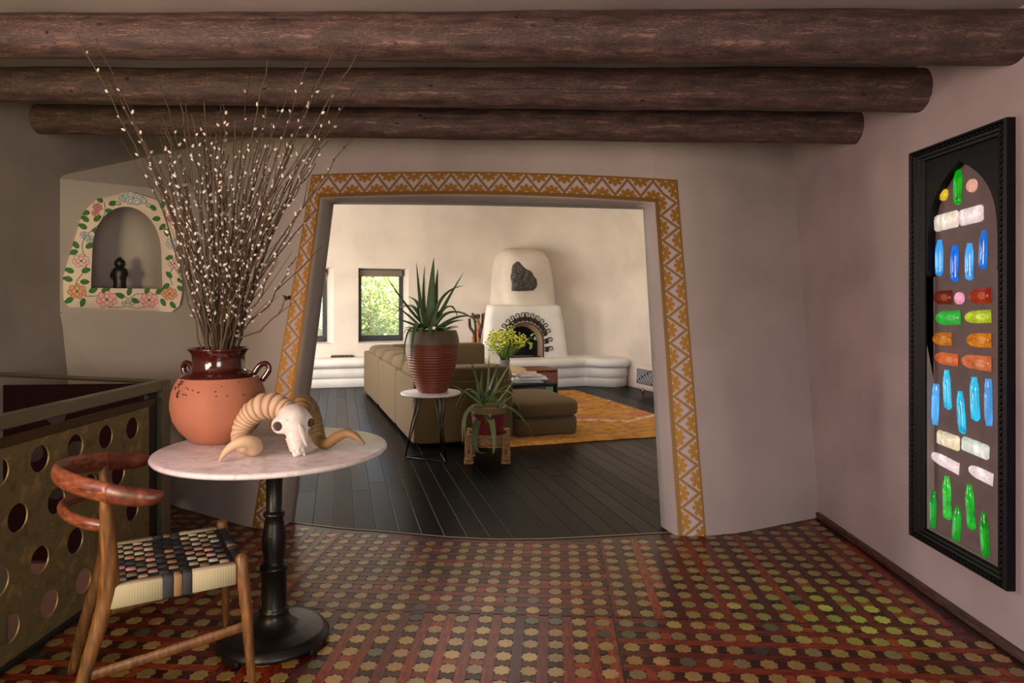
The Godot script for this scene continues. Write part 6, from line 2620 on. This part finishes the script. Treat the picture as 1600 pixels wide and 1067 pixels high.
		part("curled_horn", rm, iron, body, true)
	# rough mineral slab hung on the chimney breast
	var mid := at(819, 432, 10.78)
	var slab := thing("stone_slab", "rough dark mineral slab hung on the chimney above the fireplace", "rock", mid)
	st = mb(true)
	var outl2 := [[370, 240], [420, 250], [490, 330], [560, 390], [680, 440], [740, 540], [800, 610], [812, 680], [808, 740], [770, 800], [720, 840], [570, 850], [400, 858], [260, 850], [262, 760], [266, 680], [240, 600], [236, 540], [262, 460], [262, 390], [285, 310]]
	var cen := Vector2(470, 620)
	var nn := FastNoiseLite.new()
	nn.seed = 2
	nn.frequency = 12.0
	rows = []
	for e in [[1.0, -0.03], [1.0, 0.01], [0.94, 0.04], [0.75, 0.055], [0.5, 0.06], [0.25, 0.062], [0.02, 0.06]]:
		var row := []
		for i in outl2.size() * 2:
			var a := Vector2(outl2[i / 2][0], outl2[i / 2][1])
			var b := Vector2(outl2[(i / 2 + 1) % outl2.size()][0], outl2[(i / 2 + 1) % outl2.size()][1])
			var p: Vector2 = cen + (a.lerp(b, 0.5 * (i % 2)) - cen) * e[0]
			var w := (p - Vector2(525, 550)) / 13.33 / F * 10.78
			var z: float = e[1] + 0.035 * nn.get_noise_2d(w.x, w.y) * (1.0 if e[1] > 0.02 else 0.2)
			row.append(Transform3D(fw_.basis, Vector3.ZERO) * Vector3(w.x, -w.y, z))
		rows.append(row)
	loft(st, rows, true, true)
	part("stone", st, tm(Color.WHITE, 0.6, 0.1, "rock", Vector3.ONE * 3.0, 1.0), slab)
	# bundle of gnarled sticks and fire tools standing on the hearth
	var bx := at(748, 0, 10.95)
	var tools := thing("fire_tools", "bundle of gnarled sticks and iron fire tools standing left of the fireplace", "fire tools", Vector3(bx.x, 0.445, bx.z))
	var dark := sm(c(66, 44, 34), 0.7)
	var tan_ := sm(c(176, 116, 64), 0.7)
	var pp := func(x: float, y: float, dd := 0.0) -> Vector3: return at(720 + x / 13.34, 480 + y / 13.34, 10.95 + dd)
	var sticks := [
		[[[385, 990], [320, 800], [290, 600], [250, 500], [195, 420], [180, 250]], 0.024, dark], [[[380, 990], [340, 700], [310, 480], [300, 330], [250, 140]], 0.02, dark], [[[375, 990], [360, 700], [350, 520], [370, 400], [380, 200]], 0.018, tan_], [[[390, 990], [390, 700], [420, 500], [450, 330], [455, 130]], 0.020, dark],
		[[[400, 990], [400, 800], [380, 600], [395, 400], [340, 180]], 0.018, tan_], [[[430, 990], [450, 700], [490, 480], [500, 300], [490, 110]], 0.012, sm(c(120, 100, 92), 0.6)], [[[460, 980], [480, 600], [540, 380], [545, 180]], 0.009, sm(c(120, 100, 92), 0.6)], [[[270, 850], [265, 700], [270, 600]], 0.03, tan_]]
	for e in sticks:
		var ctrl := []
		for p in e[0]:
			ctrl.append(pp.call(p[0], p[1], 0.06 * sin(p[0] * 0.1)))
		st = mb()
		tube(st, spline(ctrl, 18), e[1], 8)
		part("stick", st, e[2], tools, true)
	st = mb()
	pillow(st, move(pp.call(345, 185)), Vector3(0.10, 0.07, 0.05), 0.9, 14, 8)
	part("knob", st, dark, tools, true)
	st = mb()
	pillow(st, move(pp.call(250, 150)), Vector3(0.05, 0.05, 0.05), 0.9, 10, 8)
	part("knob", st, dark, tools, true)
	st = mb(true)
	var fpos: Vector3 = pp.call(380, 985)
	block(st, move(Vector3(fpos.x, 0.47, fpos.z)), Vector3(0.09, 0.05, 0.09), 0.01)
	part("foot", st, tan_, tools, true)


# ------------------------------------------------------------------ garden beyond the windows

func outdoors() -> void:
	var st := mb(true)
	block(st, move(Vector3(-6, -0.45, -26)), Vector3(50, 0.3, 27))
	struct("ground", st, tm(c(176, 160, 110), 0.95, 0.0, "mottle", Vector3.ONE * 0.5), "dry sunlit garden ground outside the windows", "ground")
	st = mb(true)
	block(st, move(Vector3(-30, -0.45, -8)), Vector3(50, 0.3, 40))
	var q := RandomNumberGenerator.new()
	q.seed = 66
	var leafm := mb()
	for s in [[0, 0.5], [0.5, 1.0]]:
		var w := 0.022
		quad(leafm, Vector3(-w, 0, 0), Vector3(0, 0.0, 0.006), Vector3(0, 0.07, 0.0), Vector3(-w * 0.6, 0.05, -0.004))
		quad(leafm, Vector3(0, 0.0, 0.006), Vector3(w, 0, 0), Vector3(w * 0.6, 0.05, -0.004), Vector3(0, 0.07, 0.0))
		break
	var lm := vm(0.6)
	lm.backlight_enabled = true
	lm.backlight = Color(0.6, 0.7, 0.25)
	var leaf := finish(leafm)
	leaf.surface_set_material(0, lm)
	var spots := [[Vector2(-3.4, 16.0), 1.5, 1.2, "bushy yellow green tree seen through the larger window"], [Vector2(-5.2, 16.2), 1.5, 1.5, "sunlit green shrub outside the narrow left window"], [Vector2(-2.2, 19.5), 2.2, 1.9, "taller light green tree farther back in the garden"], [Vector2(-4.4, 21.0), 2.4, 1.6, "broad pale olive tree at the back of the garden"]]
	for e in spots:
		var o := thing("garden_tree", e[3], "tree", g3(e[0], -0.3))
		st = mb()
		for k in 5:
			var a := TAU * k / 5.0
			tube(st, spline([Vector3(0.05 * cos(a), 0.0, 0.05 * sin(a)), Vector3(0.25 * cos(a), 0.9, 0.25 * sin(a)), Vector3(0.8 * cos(a), e[2] + 0.6, 0.8 * sin(a))], 8), [0.06, 0.055, 0.05, 0.045, 0.04, 0.035, 0.03, 0.02, 0.01], 6)
		part("trunk", st, sm(c(130, 104, 84), 0.9), o)
		var mm := MultiMesh.new()
		mm.transform_format = MultiMesh.TRANSFORM_3D
		mm.use_colors = true
		mm.mesh = leaf
		mm.instance_count = 7500
		for k in 7500:
			var dir := Vector3(q.randfn(), q.randfn(), q.randfn()).normalized()
			var r := pow(q.randf(), 0.45)
			var p := Vector3(0, e[2], 0) + dir * r * Vector3(e[1], e[2] * 1.05, e[1])
			# clumps
			p += Vector3(sin(p.y * 5.0 + p.z * 3.0), sin(p.x * 5.0), cos(p.x * 4.0 + p.y * 4.0)) * 0.16
			var b := Basis.from_euler(Vector3(q.randf() * TAU, q.randf() * TAU, q.randf() * TAU)).scaled(Vector3.ONE * q.randf_range(0.8, 1.7))
			mm.set_instance_transform(k, Transform3D(b, p))
			mm.set_instance_color(k, [c(172, 184, 96), c(198, 202, 124), c(150, 168, 88), c(212, 206, 146), c(206, 182, 140)][q.randi() % (5 if k % 4 == 0 else 4)].srgb_to_linear())
		var mi := MultiMeshInstance3D.new()
		mi.name = "foliage"
		mi.multimesh = mm
		mi.set_meta("kind", "stuff")
		o.add_child(mi, true)
